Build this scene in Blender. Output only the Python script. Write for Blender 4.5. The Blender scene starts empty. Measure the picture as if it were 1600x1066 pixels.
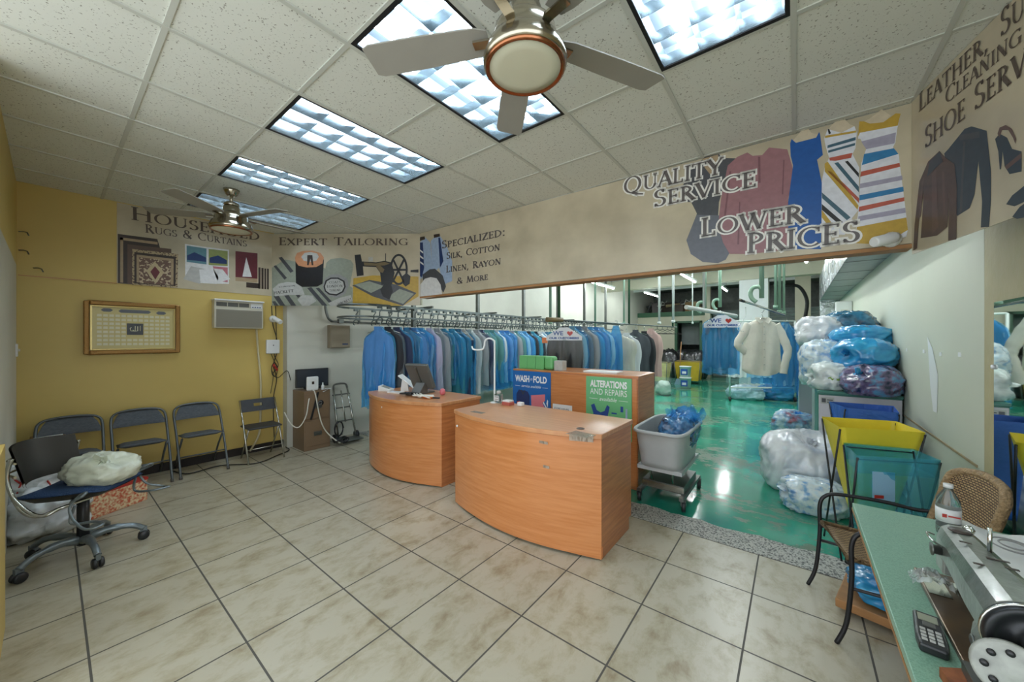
import bpy, bmesh, math, random
from mathutils import Vector, Matrix, noise
PI = math.pi
SC = bpy.context.scene
COL = SC.collection
R = math.radians
# ---------------------------------------------------------------- camera
cd = bpy.data.cameras.new('camera'); cam = bpy.data.objects.new('camera', cd); COL.objects.link(cam)
cam.location = (0, 0, 1.57); cam.rotation_euler = (PI/2, 0, math.atan2(442, 565))
cd.sensor_width = 36; cd.lens = 36*565/1600; cd.shift_y = -2/1600; cd.clip_start = .05; cd.clip_end = 100
SC.camera = cam
# ---------------------------------------------------------------- world and exposure
W = bpy.data.worlds.new('world'); SC.world = W; W.use_nodes = True
bg = W.node_tree.nodes['Background']; bg.inputs[0].default_value = (.86, .93, 1, 1); bg.inputs[1].default_value = 2.1
vs = SC.view_settings; vs.view_transform = 'Standard'; vs.look = 'None'; vs.gamma = 1; vs.use_curve_mapping = False
vs.exposure = 0.5
TUBE = 19.0
STRIP = 135.0
SC.cycles.max_bounces = 10; SC.cycles.transparent_max_bounces = 24; SC.cycles.diffuse_bounces = 5
SC.cycles.sample_clamp_indirect = 6; SC.cycles.use_denoising = True
SC.cycles.caustics_reflective = False; SC.cycles.caustics_refractive = False
# ---------------------------------------------------------------- materials
def lin(c):
    return tuple((v/255/12.92 if v/255 <= .04045 else ((v/255+.055)/1.055)**2.4) for v in c[:3]) + (1,)
MATS = {}
def mat(name, col, rough=.5, metal=0, var=0, vscale=8, vstretch=(1, 1, 1), bump=0, bscale=30, coat=0, col2=None, emit=0, alpha=1, spec=.5, trans=0, detail=4, bstretch=(1,1,1), crinkle=0):
    m = bpy.data.materials.new(name); m.use_nodes = True; MATS[name] = m
    nt = m.node_tree; b = nt.nodes['Principled BSDF']
    b.inputs['Roughness'].default_value = rough; b.inputs['Metallic'].default_value = metal
    b.inputs['Coat Weight'].default_value = coat; b.inputs['Coat Roughness'].default_value = .12
    b.inputs['Specular IOR Level'].default_value = spec
    b.inputs['Transmission Weight'].default_value = trans
    b.inputs['Base Color'].default_value = lin(col); b.inputs['Alpha'].default_value = alpha
    if emit:
        b.inputs['Emission Color'].default_value = lin(col); b.inputs['Emission Strength'].default_value = emit
    tc = None
    if var or col2 or bump:
        tc = nt.nodes.new('ShaderNodeTexCoord')
    if var or col2:
        mp = nt.nodes.new('ShaderNodeMapping'); mp.inputs['Scale'].default_value = vstretch
        nt.links.new(tc.outputs['Object'], mp.inputs['Vector'])
        n = nt.nodes.new('ShaderNodeTexNoise'); n.inputs['Scale'].default_value = vscale; n.inputs['Detail'].default_value = detail
        nt.links.new(mp.outputs[0], n.inputs['Vector'])
        r = nt.nodes.new('ShaderNodeValToRGB'); nt.links.new(n.outputs['Fac'], r.inputs['Fac'])
        a, c = lin(col), lin(col2) if col2 else tuple(v*(1-var) for v in lin(col)[:3])+(1,)
        r.color_ramp.elements[0].position = .35; r.color_ramp.elements[1].position = .65
        r.color_ramp.elements[0].color = c; r.color_ramp.elements[1].color = a
        nt.links.new(r.outputs[0], b.inputs['Base Color'])
    if bump:
        mp2 = nt.nodes.new('ShaderNodeMapping'); mp2.inputs['Scale'].default_value = bstretch
        nt.links.new(tc.outputs['Object'], mp2.inputs['Vector'])
        n2 = nt.nodes.new('ShaderNodeTexNoise'); n2.inputs['Scale'].default_value = bscale; n2.inputs['Detail'].default_value = 3
        if crinkle: n2.noise_type = 'RIDGED_MULTIFRACTAL'; n2.inputs['Distortion'].default_value = .6; n2.normalize = True
        nt.links.new(mp2.outputs[0], n2.inputs['Vector'])
        bp = nt.nodes.new('ShaderNodeBump'); bp.inputs['Strength'].default_value = bump; bp.inputs['Distance'].default_value = crinkle or .02
        nt.links.new(n2.outputs['Fac'], bp.inputs['Height']); nt.links.new(bp.outputs[0], b.inputs['Normal'])
    return m
def nodes(m): return m.node_tree, m.node_tree.nodes['Principled BSDF']
def film(name, col, tr=.55, rough=.1, bscale=9, bump=1, bstretch=(1, 1, .3)):
    """clear crinkled plastic film: part see-through, part glossy"""
    m = mat(name, col, rough, bump=bump, bscale=bscale, bstretch=bstretch, coat=.8, crinkle=.05)
    nt, b = nodes(m); out = nt.nodes['Material Output']
    t = nt.nodes.new('ShaderNodeBsdfTransparent'); c = lin(col); t.inputs[0].default_value = tuple(min(1, .45+.62*v) for v in c[:3])+(1,)
    mx = nt.nodes.new('ShaderNodeMixShader'); mx.inputs[0].default_value = 1-tr
    tc = nt.nodes.new('ShaderNodeTexCoord'); mp = nt.nodes.new('ShaderNodeMapping'); mp.inputs['Scale'].default_value = bstretch; nt.links.new(tc.outputs['Object'], mp.inputs['Vector'])
    n = nt.nodes.new('ShaderNodeTexNoise'); n.noise_type = 'RIDGED_MULTIFRACTAL'; n.inputs['Scale'].default_value = bscale*1.6; n.inputs['Detail'].default_value = 4; n.inputs['Distortion'].default_value = .8; nt.links.new(mp.outputs[0], n.inputs['Vector'])
    r = nt.nodes.new('ShaderNodeMapRange'); r.inputs[1].default_value = .45; r.inputs[2].default_value = .85; r.inputs[3].default_value = max(.05, 1-tr-.2); r.inputs[4].default_value = min(1, 1-tr+.3); nt.links.new(n.outputs['Fac'], r.inputs[0]); nt.links.new(r.outputs[0], mx.inputs[0])
    r2 = nt.nodes.new('ShaderNodeMix'); r2.data_type = 'RGBA'; r2.inputs[6].default_value = c; r2.inputs[7].default_value = tuple(.45+.55*v for v in c[:3])+(1,)  # creases are more opaque; their paler tint paints highlights into the film colour
    r3 = nt.nodes.new('ShaderNodeMapRange'); r3.inputs[1].default_value = .6; r3.inputs[2].default_value = .9; nt.links.new(n.outputs['Fac'], r3.inputs[0]); nt.links.new(r3.outputs[0], r2.inputs[0]); nt.links.new(r2.outputs[2], b.inputs['Base Color'])
    nt.links.new(t.outputs[0], mx.inputs[1]); nt.links.new(b.outputs[0], mx.inputs[2]); nt.links.new(mx.outputs[0], out.inputs['Surface'])
    return m
mat('tile_grout', (96, 94, 86), .8)
def floor_tiles():
    m = mat('floor_tile', (200, 193, 176), .32, bump=.03, bscale=12); nt, b = nodes(m)
    tc = nt.nodes.new('ShaderNodeTexCoord'); mp = nt.nodes.new('ShaderNodeMapping'); mp.vector_type = 'POINT'
    mp.inputs['Location'].default_value = (.208, -1.652, 0)
    nt.links.new(tc.outputs['Object'], mp.inputs['Vector'])
    br = nt.nodes.new('ShaderNodeTexBrick'); br.offset = 0; br.squash = 1
    br.inputs['Scale'].default_value = 1; br.inputs['Brick Width'].default_value = .508; br.inputs['Row Height'].default_value = .511
    br.inputs['Mortar Size'].default_value = .0048; br.inputs['Mortar Smooth'].default_value = .1
    br.inputs['Color1'].default_value = (1, 1, 1, 1); br.inputs['Color2'].default_value = (.9, .9, .9, 1); br.inputs['Mortar'].default_value = (0, 0, 0, 1)
    nt.links.new(mp.outputs[0], br.inputs['Vector'])
    mp2 = nt.nodes.new('ShaderNodeMapping'); mp2.inputs['Scale'].default_value = (1.6, 1, 1); nt.links.new(tc.outputs['Object'], mp2.inputs['Vector'])
    n1 = nt.nodes.new('ShaderNodeTexNoise'); n1.inputs['Scale'].default_value = 5; n1.inputs['Detail'].default_value = 9; n1.inputs['Roughness'].default_value = .68; n1.inputs['Distortion'].default_value = .25
    nt.links.new(mp2.outputs[0], n1.inputs['Vector'])
    r = nt.nodes.new('ShaderNodeValToRGB'); e = r.color_ramp.elements
    e[0].position = .3; e[0].color = lin((146, 132, 106)); e[1].position = .55; e[1].color = lin((184, 178, 158))
    e.new(.44).color = lin((172, 164, 140)); nt.links.new(n1.outputs['Fac'], r.inputs['Fac'])
    mu = nt.nodes.new('ShaderNodeMix'); mu.data_type = 'RGBA'; mu.blend_type = 'MULTIPLY'; mu.inputs[0].default_value = .35
    nt.links.new(r.outputs[0], mu.inputs[6]); nt.links.new(br.outputs['Color'], mu.inputs[7])
    mo = nt.nodes.new('ShaderNodeMix'); mo.data_type = 'RGBA'; nt.links.new(br.outputs['Fac'], mo.inputs[0])
    nt.links.new(mu.outputs[2], mo.inputs[6]); mo.inputs[7].default_value = lin((84, 82, 76)); nt.links.new(mo.outputs[2], b.inputs['Base Color'])
    rr = nt.nodes.new('ShaderNodeMapRange'); rr.inputs[3].default_value = .3; rr.inputs[4].default_value = .8
    nt.links.new(br.outputs['Fac'], rr.inputs[0]); nt.links.new(rr.outputs[0], b.inputs['Roughness'])
floor_tiles()
def green_floor():
    m = mat('green_epoxy', (38, 150, 110), .16, coat=.3, bump=.04, bscale=3); nt, b = nodes(m)
    tc = nt.nodes.new('ShaderNodeTexCoord')
    n1 = nt.nodes.new('ShaderNodeTexNoise'); n1.inputs['Scale'].default_value = 1.3; n1.inputs['Detail'].default_value = 8
    n2 = nt.nodes.new('ShaderNodeTexNoise'); n2.inputs['Scale'].default_value = 7; n2.inputs['Detail'].default_value = 10; n2.inputs['Roughness'].default_value = .72
    mp = nt.nodes.new('ShaderNodeMapping'); mp.inputs['Scale'].default_value = (.7, 1.3, 1); mp.inputs['Location'].default_value = (1.7, .4, 0)
    nt.links.new(tc.outputs['Object'], mp.inputs['Vector']); nt.links.new(tc.outputs['Object'], n1.inputs['Vector']); nt.links.new(mp.outputs[0], n2.inputs['Vector'])
    r1 = nt.nodes.new('ShaderNodeValToRGB'); r1.color_ramp.elements[0].position = .35; r1.color_ramp.elements[0].color = lin((26, 128, 104)); r1.color_ramp.elements[1].position = .65; r1.color_ramp.elements[1].color = lin((60, 168, 138))
    nt.links.new(n1.outputs['Fac'], r1.inputs['Fac'])
    ml = nt.nodes.new('ShaderNodeMath'); ml.operation = 'MULTIPLY'; n3 = nt.nodes.new('ShaderNodeTexNoise'); n3.inputs['Scale'].default_value = .75; n3.inputs['Detail'].default_value = 3
    nt.links.new(mp.outputs[0], n3.inputs['Vector']); nt.links.new(n2.outputs['Fac'], ml.inputs[0]); nt.links.new(n3.outputs['Fac'], ml.inputs[1])
    r2 = nt.nodes.new('ShaderNodeValToRGB'); r2.color_ramp.elements[0].position = .275; r2.color_ramp.elements[0].color = (0, 0, 0, 1); r2.color_ramp.elements[1].position = .31
    nt.links.new(ml.outputs[0], r2.inputs['Fac'])
    mx = nt.nodes.new('ShaderNodeMix'); mx.data_type = 'RGBA'; nt.links.new(r2.outputs[0], mx.inputs[0]); nt.links.new(r1.outputs[0], mx.inputs[6]); mx.inputs[7].default_value = lin((96, 118, 96))
    nt.links.new(mx.outputs[2], b.inputs['Base Color'])
    rr = nt.nodes.new('ShaderNodeMapRange'); rr.inputs[3].default_value = .14; rr.inputs[4].default_value = .4; nt.links.new(r2.outputs[0], rr.inputs[0]); nt.links.new(rr.outputs[0], b.inputs['Roughness'])
green_floor()
def speckle(name, base, dots, scale, lo=.34, hi=.4, rough=.7, rnd=False):
    m = mat(name, base, rough); nt, b = nodes(m); tc = nt.nodes.new('ShaderNodeTexCoord')
    n = nt.nodes.new('ShaderNodeTexNoise'); n.inputs['Scale'].default_value = scale; n.inputs['Detail'].default_value = 2
    nt.links.new(tc.outputs['Object'], n.inputs['Vector'])
    r = nt.nodes.new('ShaderNodeValToRGB'); r.color_ramp.elements[0].position = lo; r.color_ramp.elements[0].color = lin(dots)
    r.color_ramp.elements[1].position = hi; r.color_ramp.elements[1].color = lin(base)
    nt.links.new(n.outputs['Fac'], r.inputs['Fac']); nt.links.new(r.outputs[0], b.inputs['Base Color']); return m
speckle('terrazzo', (182, 182, 174), (84, 86, 84), 75, .38, .52)
speckle('ceiling_tile', (216, 218, 208), (136, 134, 122), 95, .31, .36, .9)
mat('ceiling_rail', (192, 194, 184), .5)
mat('yellow_paint', (208, 182, 104), .45, var=.08, vscale=1.2, bump=.12, bscale=9, bstretch=(1, .3, 1))
mat('white_paint', (206, 205, 192), .5, var=.1, vscale=1.5, bump=.1, bscale=7)
mat('pale_paint', (200, 204, 186), .5, var=.06, vscale=1.0, bump=.05, bscale=7)
mat('beige_paint', (176, 166, 128), .6, var=.12, vscale=3, bump=.25, bscale=18)
mat('cream_paint', (205, 200, 178), .6, var=.12, vscale=1.5)
mat('deck', (150, 160, 152), .7, var=.35, vscale=2)
mat('bright_white', (226, 228, 226), .5, var=.03)
mat('black_trim', (32, 27, 24), .5)
mat('dark', (26, 28, 28), .7)
mat('black_gap', (12, 13, 14), .7)
mat('timber_edge', (170, 122, 74), .6, var=.25, vscale=14, vstretch=(.2, 1, 1))
mat('steel', (190, 190, 182), .18, 1)
mat('brushed_nickel', (176, 168, 150), .2, 1, bump=.02)
mat('copper_rim', (160, 104, 72), .25, 1)
mat('dull_steel', (120, 124, 120), .4, .8, var=.2)
mat('chrome', (205, 208, 205), .12, 1)
mat('gunmetal', (104, 112, 112), .35, .7)
mat('louvre_metal', (150, 162, 166), .22, .9)
mat('tube_light', (226, 240, 255), .5, emit=TUBE)
mat('strip_tube', (240, 248, 250), .5, emit=STRIP)
mat('troffer_white', (150, 162, 168), .4)
mat('frosted_glass', (206, 204, 180), .35, var=.03)
mat('fan_blade', (150, 147, 137), .5, var=.05)
def wood(name, c1, c2, stretch=(1, 1, 9), rough=.25):
    m = mat(name, c1, rough, col2=c2, vscale=3.2, vstretch=stretch, coat=.3, detail=7); m.node_tree.nodes['Principled BSDF'].inputs['Coat Roughness'].default_value = .28; return m
wood('counter_wood', (208, 138, 84), (196, 124, 70), (1.2, 1.2, 16))
wood('counter_wood_end', (198, 128, 76), (172, 104, 58), (1.2, 1.2, 16), .3)
wood('counter_top_wood', (206, 148, 100), (190, 128, 82), (.8, 12, 1), .3)
mat('banner_cloth', (198, 187, 160), .3, col2=(176, 165, 140), vscale=2.6, detail=8, coat=.25)
mat('ink_brown', (86, 74, 66), .35); mat('ink_white', (232, 230, 222), .4); mat('ink_grey', (98, 92, 90), .35)
# ---------------------------------------------------------------- mesh helpers
def M(name): return MATS[name] if isinstance(name, str) else name
class B:
    """collects shapes, links them as one mesh object"""
    def __init__(s): s.v = []; s.f = []; s.mi = []; s.cur = 0; s.sm = []
    def add(s, vs, fs, smooth=False):
        o = len(s.v); s.v += [tuple(p) for p in vs]
        for f in fs: s.f.append([i+o for i in f]); s.mi.append(s.cur); s.sm.append(smooth)
        return s
    def m(s, i): s.cur = i; return s
    def box(s, x0, x1, y0, y1, z0, z1):
        return s.add([(x0,y0,z0),(x1,y0,z0),(x1,y1,z0),(x0,y1,z0),(x0,y0,z1),(x1,y0,z1),(x1,y1,z1),(x0,y1,z1)],
                     [(3,2,1,0),(4,5,6,7),(0,1,5,4),(1,2,6,5),(2,3,7,6),(3,0,4,7)])
    def obox(s, c, ax, ay, az):
        c, ax, ay, az = map(Vector, (c, ax, ay, az)); vs = []
        for k in (-1, 1):
            for a, b_ in ((-1,-1),(1,-1),(1,1),(-1,1)): vs.append(c+ax*a+ay*b_+az*k)
        return s.add(vs, [(3,2,1,0),(4,5,6,7),(0,1,5,4),(1,2,6,5),(2,3,7,6),(3,0,4,7)])
    def prism(s, pts, z0, z1, axis='z'):
        n = len(pts)
        def P(x, y, z): return {'z': (x, y, z), 'y': (x, z, y), 'x': (z, x, y)}[axis]
        vs = [P(x, y, z0) for x, y in pts]+[P(x, y, z1) for x, y in pts]
        return s.add(vs, [list(range(n))[::-1], list(range(n, 2*n))]+[(i, (i+1) % n, n+(i+1) % n, n+i) for i in range(n)])
    def tube(s, pts, r, n=8, cap=True, closed=False):
        pts = [Vector(p) for p in pts]; k = len(pts); vs = []; up = Vector((0, 0, 1)); last = None
        for i, p in enumerate(pts):
            if closed: d = pts[(i+1) % k]-pts[i-1]
            else: d = pts[min(i+1, k-1)]-pts[max(i-1, 0)]
            d.normalize()
            if last is None:
                a = d.cross(up)
                if a.length < .05: a = d.cross(Vector((1, 0, 0)))
            else:
                a = last-d*last.dot(d)
                if a.length < 1e-4: a = d.cross(Vector((1, 0, 0)))
            a.normalize(); last = a; b_ = d.cross(a); rr = r[i] if isinstance(r, (list, tuple)) else r
            vs += [p+(a*math.cos(t*2*PI/n)+b_*math.sin(t*2*PI/n))*rr for t in range(n)]
        fs = []
        for i in range(k if closed else k-1):
            j = (i+1) % k
            fs += [(i*n+t, i*n+(t+1) % n, j*n+(t+1) % n, j*n+t) for t in range(n)]
        s.add(vs, fs, True)
        if cap and not closed:
            s.add(vs[:n], [list(range(n))[::-1]]); s.add(vs[-n:], [list(range(n))])
        return s
    def lathe(s, prof, c=(0, 0, 0), n=24, axis=(0, 0, 1), smooth=True):
        ax = Vector(axis).normalized(); a = ax.orthogonal().normalized(); b_ = ax.cross(a); c = Vector(c); vs = []
        for r, h in prof:
            vs += [c+ax*h+(a*math.cos(t*2*PI/n)+b_*math.sin(t*2*PI/n))*r for t in range(n)]
        fs = []
        for i in range(len(prof)-1):
            fs += [(i*n+t, i*n+(t+1) % n, (i+1)*n+(t+1) % n, (i+1)*n+t) for t in range(n)]
        s.add(vs, fs, smooth)
        if prof[0][0] > 1e-5: s.add(vs[:n], [list(range(n))[::-1]])
        if prof[-1][0] > 1e-5: s.add(vs[-n:], [list(range(n))])
        return s
    def grid(s, fn, nu, nv, smooth=True, wrap=False):
        vs = [fn(i/(nu-1 if not wrap else nu), j/(nv-1)) for j in range(nv) for i in range(nu)]
        fs = []
        for j in range(nv-1):
            for i in range(nu if wrap else nu-1):
                fs.append((j*nu+i, j*nu+(i+1) % nu, (j+1)*nu+(i+1) % nu, (j+1)*nu+i))
        return s.add(vs, fs, smooth)
    def poly(s, pts, z=0): return s.add([(x, y, z) for x, y in pts], [list(range(len(pts)))])
    def build(s, name, mats, parent=None, loc=None, rz=0, mtx=None, fix=True):
        me = bpy.data.meshes.new(name); me.from_pydata(s.v, [], s.f)
        for m_ in (mats if isinstance(mats, (list, tuple)) else [mats]): me.materials.append(M(m_))
        me.polygons.foreach_set('material_index', s.mi); me.polygons.foreach_set('use_smooth', s.sm)
        me.update()
        if fix:
            bm = bmesh.new(); bm.from_mesh(me); bmesh.ops.remove_doubles(bm, verts=bm.verts, dist=1e-5)
            bmesh.ops.recalc_face_normals(bm, faces=bm.faces); bm.to_mesh(me); bm.free()
        o = bpy.data.objects.new(name, me); COL.objects.link(o)
        if parent: o.parent = parent
        if mtx is not None: o.matrix_local = mtx
        if loc: o.location = loc
        if rz: o.rotation_euler = (0, 0, rz)
        return o
def bev(o, w=.006, seg=2):
    m = o.modifiers.new('edge', 'BEVEL'); m.width = w; m.segments = seg; m.limit_method = 'ANGLE'; m.angle_limit = R(40); return o
def tag(o, label, cat, group=None, kind=None):
    o['label'] = label; o['category'] = cat
    if group: o['group'] = group
    if kind: o['kind'] = kind
    return o
def thing(name, label, cat, loc=(0, 0, 0), rz=0, group=None):
    o = bpy.data.objects.new(name, None); COL.objects.link(o); o.empty_display_size = .1
    o.location = loc; o.rotation_euler = (0, 0, rz); return tag(o, label, cat, group)
def struct(b, name, m, **k):
    o = b.build(name, m, **k); o['kind'] = 'structure'; return o
def dup(root, loc=None, rz=None, label=None, group=None):
    r = root.copy(); COL.objects.link(r)
    if loc is not None: r.location = loc
    if rz is not None: r.rotation_euler = (0, 0, rz)
    if label: r['label'] = label
    if group: r['group'] = group
    for ch in list(root.children):
        c = ch.copy(); COL.objects.link(c); c.parent = r
        for g in ch.children:
            d = g.copy(); COL.objects.link(d); d.parent = c
    return r
def plab(o, label): o['label'] = label; return o
def bez(pts, n=8):
    """smooth path through points"""
    pts = [Vector(p) for p in pts]; out = []
    for i in range(len(pts)-1):
        p0, p1, p2, p3 = pts[max(i-1, 0)], pts[i], pts[i+1], pts[min(i+2, len(pts)-1)]
        for k in range(n):
            t = k/n; out.append(.5*((2*p1)+(p2-p0)*t+(2*p0-5*p1+4*p2-p3)*t*t+(3*p1-p0-3*p2+p3)*t**3))
    return out+[pts[-1]]
ORD = 'first second third fourth fifth sixth seventh eighth ninth tenth eleventh twelfth thirteenth fourteenth fifteenth sixteenth seventeenth eighteenth nineteenth twentieth'.split()
def ordn(i):
    if i < 20: return ORD[i]
    tens = ['twenty', 'thirty', 'forty', 'fifty'][(i+1)//10-2]; u = (i+1) % 10
    return (['twentieth', 'thirtieth', 'fortieth', 'fiftieth'][(i+1)//10-2]) if u == 0 else tens+'-'+ORD[u-1]
# ---------------------------------------------------------------- lettering: roman capitals drawn stroke by stroke
T_, t_ = .155, .075
def _arc(cx, cy, rx, ry, a0, a1): return ('A', cx, cy, rx, ry, a0, a1)
def _stem(x, y0=0, y1=1, s=3): return [('L', x, y0, x, y1, T_)] + ([('S', x, 0, .15)] if s & 1 else []) + ([('S', x, 1, .15)] if s & 2 else [])
def _bar(x0, x1, y, end=0): return [('L', x0, y, x1, y, t_)] + ([('L', x1, y-.1 if end != 1 else y-.17, x1, y+.1 if end != -1 else y+.17, t_)] if end is not None else [])
GLY = {
 'A': (.8, [('L', .03, 0, .4, 1, t_), ('L', .4, 1, .76, 0, T_), ('L', .17, .34, .62, .34, t_*.8), ('S', .03, 0, .12), ('S', .76, 0, .15)]),
 'C': (.84, [_arc(.5, .5, .43, .48, 48, 312), ('L', .79, .72, .79, .95, t_)]),
 'D': (.86, _stem(.16)+[_arc(.18, .5, .6, .47, -90, 90)]),
 'E': (.62, _stem(.16)+_bar(.16, .55, .96)[:1]+[('L', .55, .82, .55, .99, t_)]+_bar(.16, .47, .52)+[('L', .16, .04, .57, .04, t_), ('L', .57, .01, .57, .2, t_)]),
 'G': (.9, [_arc(.5, .5, .43, .48, 48, 300), ('L', .79, .72, .79, .95, t_), ('L', .78, .03, .78, .42, T_), ('S', .78, .44, .15)]),
 'H': (.92, _stem(.16)+_stem(.76)+[('L', .16, .52, .76, .52, t_)]),
 'I': (.34, _stem(.17)),
 'K': (.8, _stem(.16)+[('L', .2, .46, .66, 1, t_), ('L', .3, .56, .76, 0, T_), ('S', .66, 1, .11), ('S', .76, 0, .12)]),
 'L': (.62, _stem(.16)+[('L', .16, .04, .57, .04, t_), ('L', .57, .01, .57, .24, t_)]),
 'M': (1.04, [('L', .12, 0, .22, 1, t_), ('L', .22, 1, .52, .05, T_), ('L', .52, .05, .82, 1, t_), ('L', .84, 1, .93, 0, T_), ('S', .12, 0, .12), ('S', .93, 0, .15)]),
 'N': (.94, [('L', .15, 0, .15, 1, t_), ('L', .15, 1, .79, 0, T_), ('L', .79, 0, .79, 1, t_), ('S', .15, 0, .13), ('S', .79, 1, .13)]),
 'O': (1.0, [_arc(.5, .5, .43, .48, 0, 360)]),
 'P': (.66, _stem(.16)+[_arc(.2, .735, .36, .235, -90, 90)]),
 'Q': (1.04, [_arc(.5, .5, .43, .48, 0, 360), ('L', .5, .03, .78, -.12, T_*.8), ('L', .78, -.12, 1.12, -.2, t_)]),
 'R': (.76, _stem(.16)+[_arc(.2, .745, .33, .225, -90, 90), ('L', .34, .52, .72, 0, T_), ('S', .72, 0, .12)]),
 'S': (.6, [_arc(.3, .745, .2, .225, 25, 270), _arc(.3, .265, .235, .245, -155, 90), ('L', .48, .8, .48, .98, t_), ('L', .09, .02, .09, .2, t_)]),
 'T': (.8, _stem(.4, s=1)+[('L', .04, .96, .76, .96, t_), ('L', .04, .8, .04, .99, t_), ('L', .76, .8, .76, .99, t_)]),
 'U': (.9, [('L', .16, .32, .16, 1, T_), ('L', .76, .32, .76, 1, t_), _arc(.46, .34, .3, .32, 180, 360), ('S', .16, 1, .15), ('S', .76, 1, .12)]),
 'V': (.8, [('L', .04, 1, .41, 0, T_), ('L', .41, 0, .76, 1, t_), ('S', .04, 1, .14), ('S', .76, 1, .11)]),
 'W': (1.2, [('L', .05, 1, .36, 0, T_), ('L', .36, 0, .62, .95, t_), ('L', .56, 1, .87, 0, T_), ('L', .87, 0, 1.14, 1, t_), ('S', .05, 1, .13), ('S', 1.14, 1, .1), ('S', .58, 1, .12)]),
 'X': (.8, [('L', .06, 1, .74, 0, T_), ('L', .72, 1, .06, 0, t_), ('S', .06, 1, .12), ('S', .74, 0, .12), ('S', .72, 1, .1), ('S', .06, 0, .1)]),
 'Y': (.78, [('L', .04, 1, .39, .46, T_), ('L', .39, .46, .74, 1, t_), ('L', .39, 0, .39, .5, T_), ('S', .39, 0, .15), ('S', .04, 1, .12), ('S', .74, 1, .1)]),
 'Z': (.72, [('L', .06, .96, .66, .96, t_), ('L', .64, 1, .08, 0, T_), ('L', .06, .04, .68, .04, t_), ('L', .06, .82, .06, .98, t_), ('L', .68, .02, .68, .2, t_)]),
 '&': (.92, [_arc(.4, .77, .19, .2, -60, 220), _arc(.36, .27, .28, .26, 100, 370), ('L', .24, .66, .8, 0, T_), ('L', .66, .28, .84, .5, t_)]),
 ',': (.3, [('L', .14, .09, .14, 0, .14), ('L', .16, .02, .06, -.18, t_)]), ':': (.3, [('L', .14, 0, .14, .14, .14), ('L', .14, .48, .14, .62, .14)]),
 '.': (.3, [('L', .14, 0, .14, .14, .14)]), ' ': (.42, []), "'": (.2, [('L', .1, .8, .1, 1, .08)]),
}
def word(b, text, p0, p1, cap, small=.8, grow=0, z=0):
    """sets text between baseline points p0 and p1 (capital height cap); lower-case letters become small capitals"""
    if isinstance(b, list): b.append(B()); b = b[-1]
    p0, p1 = Vector(p0), Vector(p1); L = (p1-p0).length; ex = (p1-p0)/L; ey = Vector((-ex.y, ex.x))
    seq = []; x = 0
    for ch in text:
        w, g = GLY[ch.upper()]; k = 1 if (ch.isupper() or not ch.isalpha()) else small
        seq.append((x, k, g)); x += (w+.08)*k
    x -= .08; sx = L/x
    def P(u, v, ox, k): return p0+ex*((ox+u*k)*sx)+ey*(v*k*cap)
    for ox, k, g in seq:
        q = lambda u, v: P(u, v, ox, k)
        def quad(pts): b.poly([tuple(p) for p in pts], z)
        gx, gy = grow/sx/k, grow/cap/k
        for s in g:
            if s[0] == 'L':
                _, x0, y0, x1, y1, w = s; d = Vector((x1-x0, y1-y0)); 
                if d.length < 1e-6: continue
                d.normalize(); n = Vector((-d.y, d.x)); hw = w/2*(abs(n.x)+abs(n.y)*.9)
                ax = Vector((n.x*(hw+gx), n.y*(hw+gy))); ed = Vector((d.x*gx, d.y*gy))
                a, c = Vector((x0, y0))-ed, Vector((x1, y1))+ed
                quad([q(*(a-ax)), q(*(c-ax)), q(*(c+ax)), q(*(a+ax))])
            elif s[0] == 'S':
                _, x0, y0, w = s; y1 = y0+.055 if y0 < .3 else y0-.055
                lo, hi = min(y0, y1)-gy, max(y0, y1)+gy
                quad([q(x0-w-gx, lo), q(x0+w+gx, lo), q(x0+w+gx, hi), q(x0-w-gx, hi)])
            else:
                _, cx, cy, rx, ry, a0, a1 = s; n = max(6, int(abs(a1-a0)/18)); pr = None
                for i in range(n+1):
                    a = R(a0+(a1-a0)*i/n); c, sn = math.cos(a), math.sin(a); w = t_*.8+(T_-t_*.8)*abs(c)**1.3
                    inn = (cx+(rx-w*.5-gx)*c, cy+(ry-w*.5-gy)*sn); out = (cx+(rx+w*.5+gx)*c, cy+(ry+w*.5*.8+gy)*sn)
                    if pr: quad([q(*pr[0]), q(*pr[1]), q(*out), q(*inn)])
                    pr = (inn, out)
def flat(name, m, parent, z, polys=None, fn=None):
    out = None; bs = [B()]
    for p in polys or []: bs.append(B()); bs[-1].poly(p, z)
    if fn: fn(bs)
    for b in bs:
        if b.v: b.v = [(p[0], p[1], z) for p in b.v]; o = b.build(name, m, parent, fix=False); out = out or o
    return out
def sans(name, text, m, parent, x, y, z, size, width=None, bold=0, shear=0, align='LEFT'):
    c = bpy.data.curves.new(name, 'FONT'); c.body = text; c.size = size; c.offset = bold; c.shear = shear; c.align_x = align; c.resolution_u = 3
    o = bpy.data.objects.new('tmp', c); COL.objects.link(o); bpy.context.view_layer.update()
    me = bpy.data.meshes.new_from_object(o.evaluated_get(bpy.context.evaluated_depsgraph_get())); COL.objects.unlink(o); bpy.data.objects.remove(o)
    xs = [v.co.x for v in me.vertices]; k = width/(max(xs)-min(xs)) if width else 1; x0 = min(xs) if align == 'LEFT' else 0
    for v in me.vertices: v.co = ((v.co.x-x0)*k+x, v.co.y+y, z)
    me.materials.clear(); me.materials.append(M(m)); me.name = name
    r = bpy.data.objects.new(name, me); COL.objects.link(r); r.parent = parent; return r
def ell(cx, cy, rx, ry, n=28, a0=0, a1=360): return [(cx+rx*math.cos(R(a0+(a1-a0)*i/n)), cy+ry*math.sin(R(a0+(a1-a0)*i/n))) for i in range(n+(a1-a0 < 360))]
def mixp(a, b, t): return tuple(a[i]+(b[i]-a[i])*t for i in range(len(a)))
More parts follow.
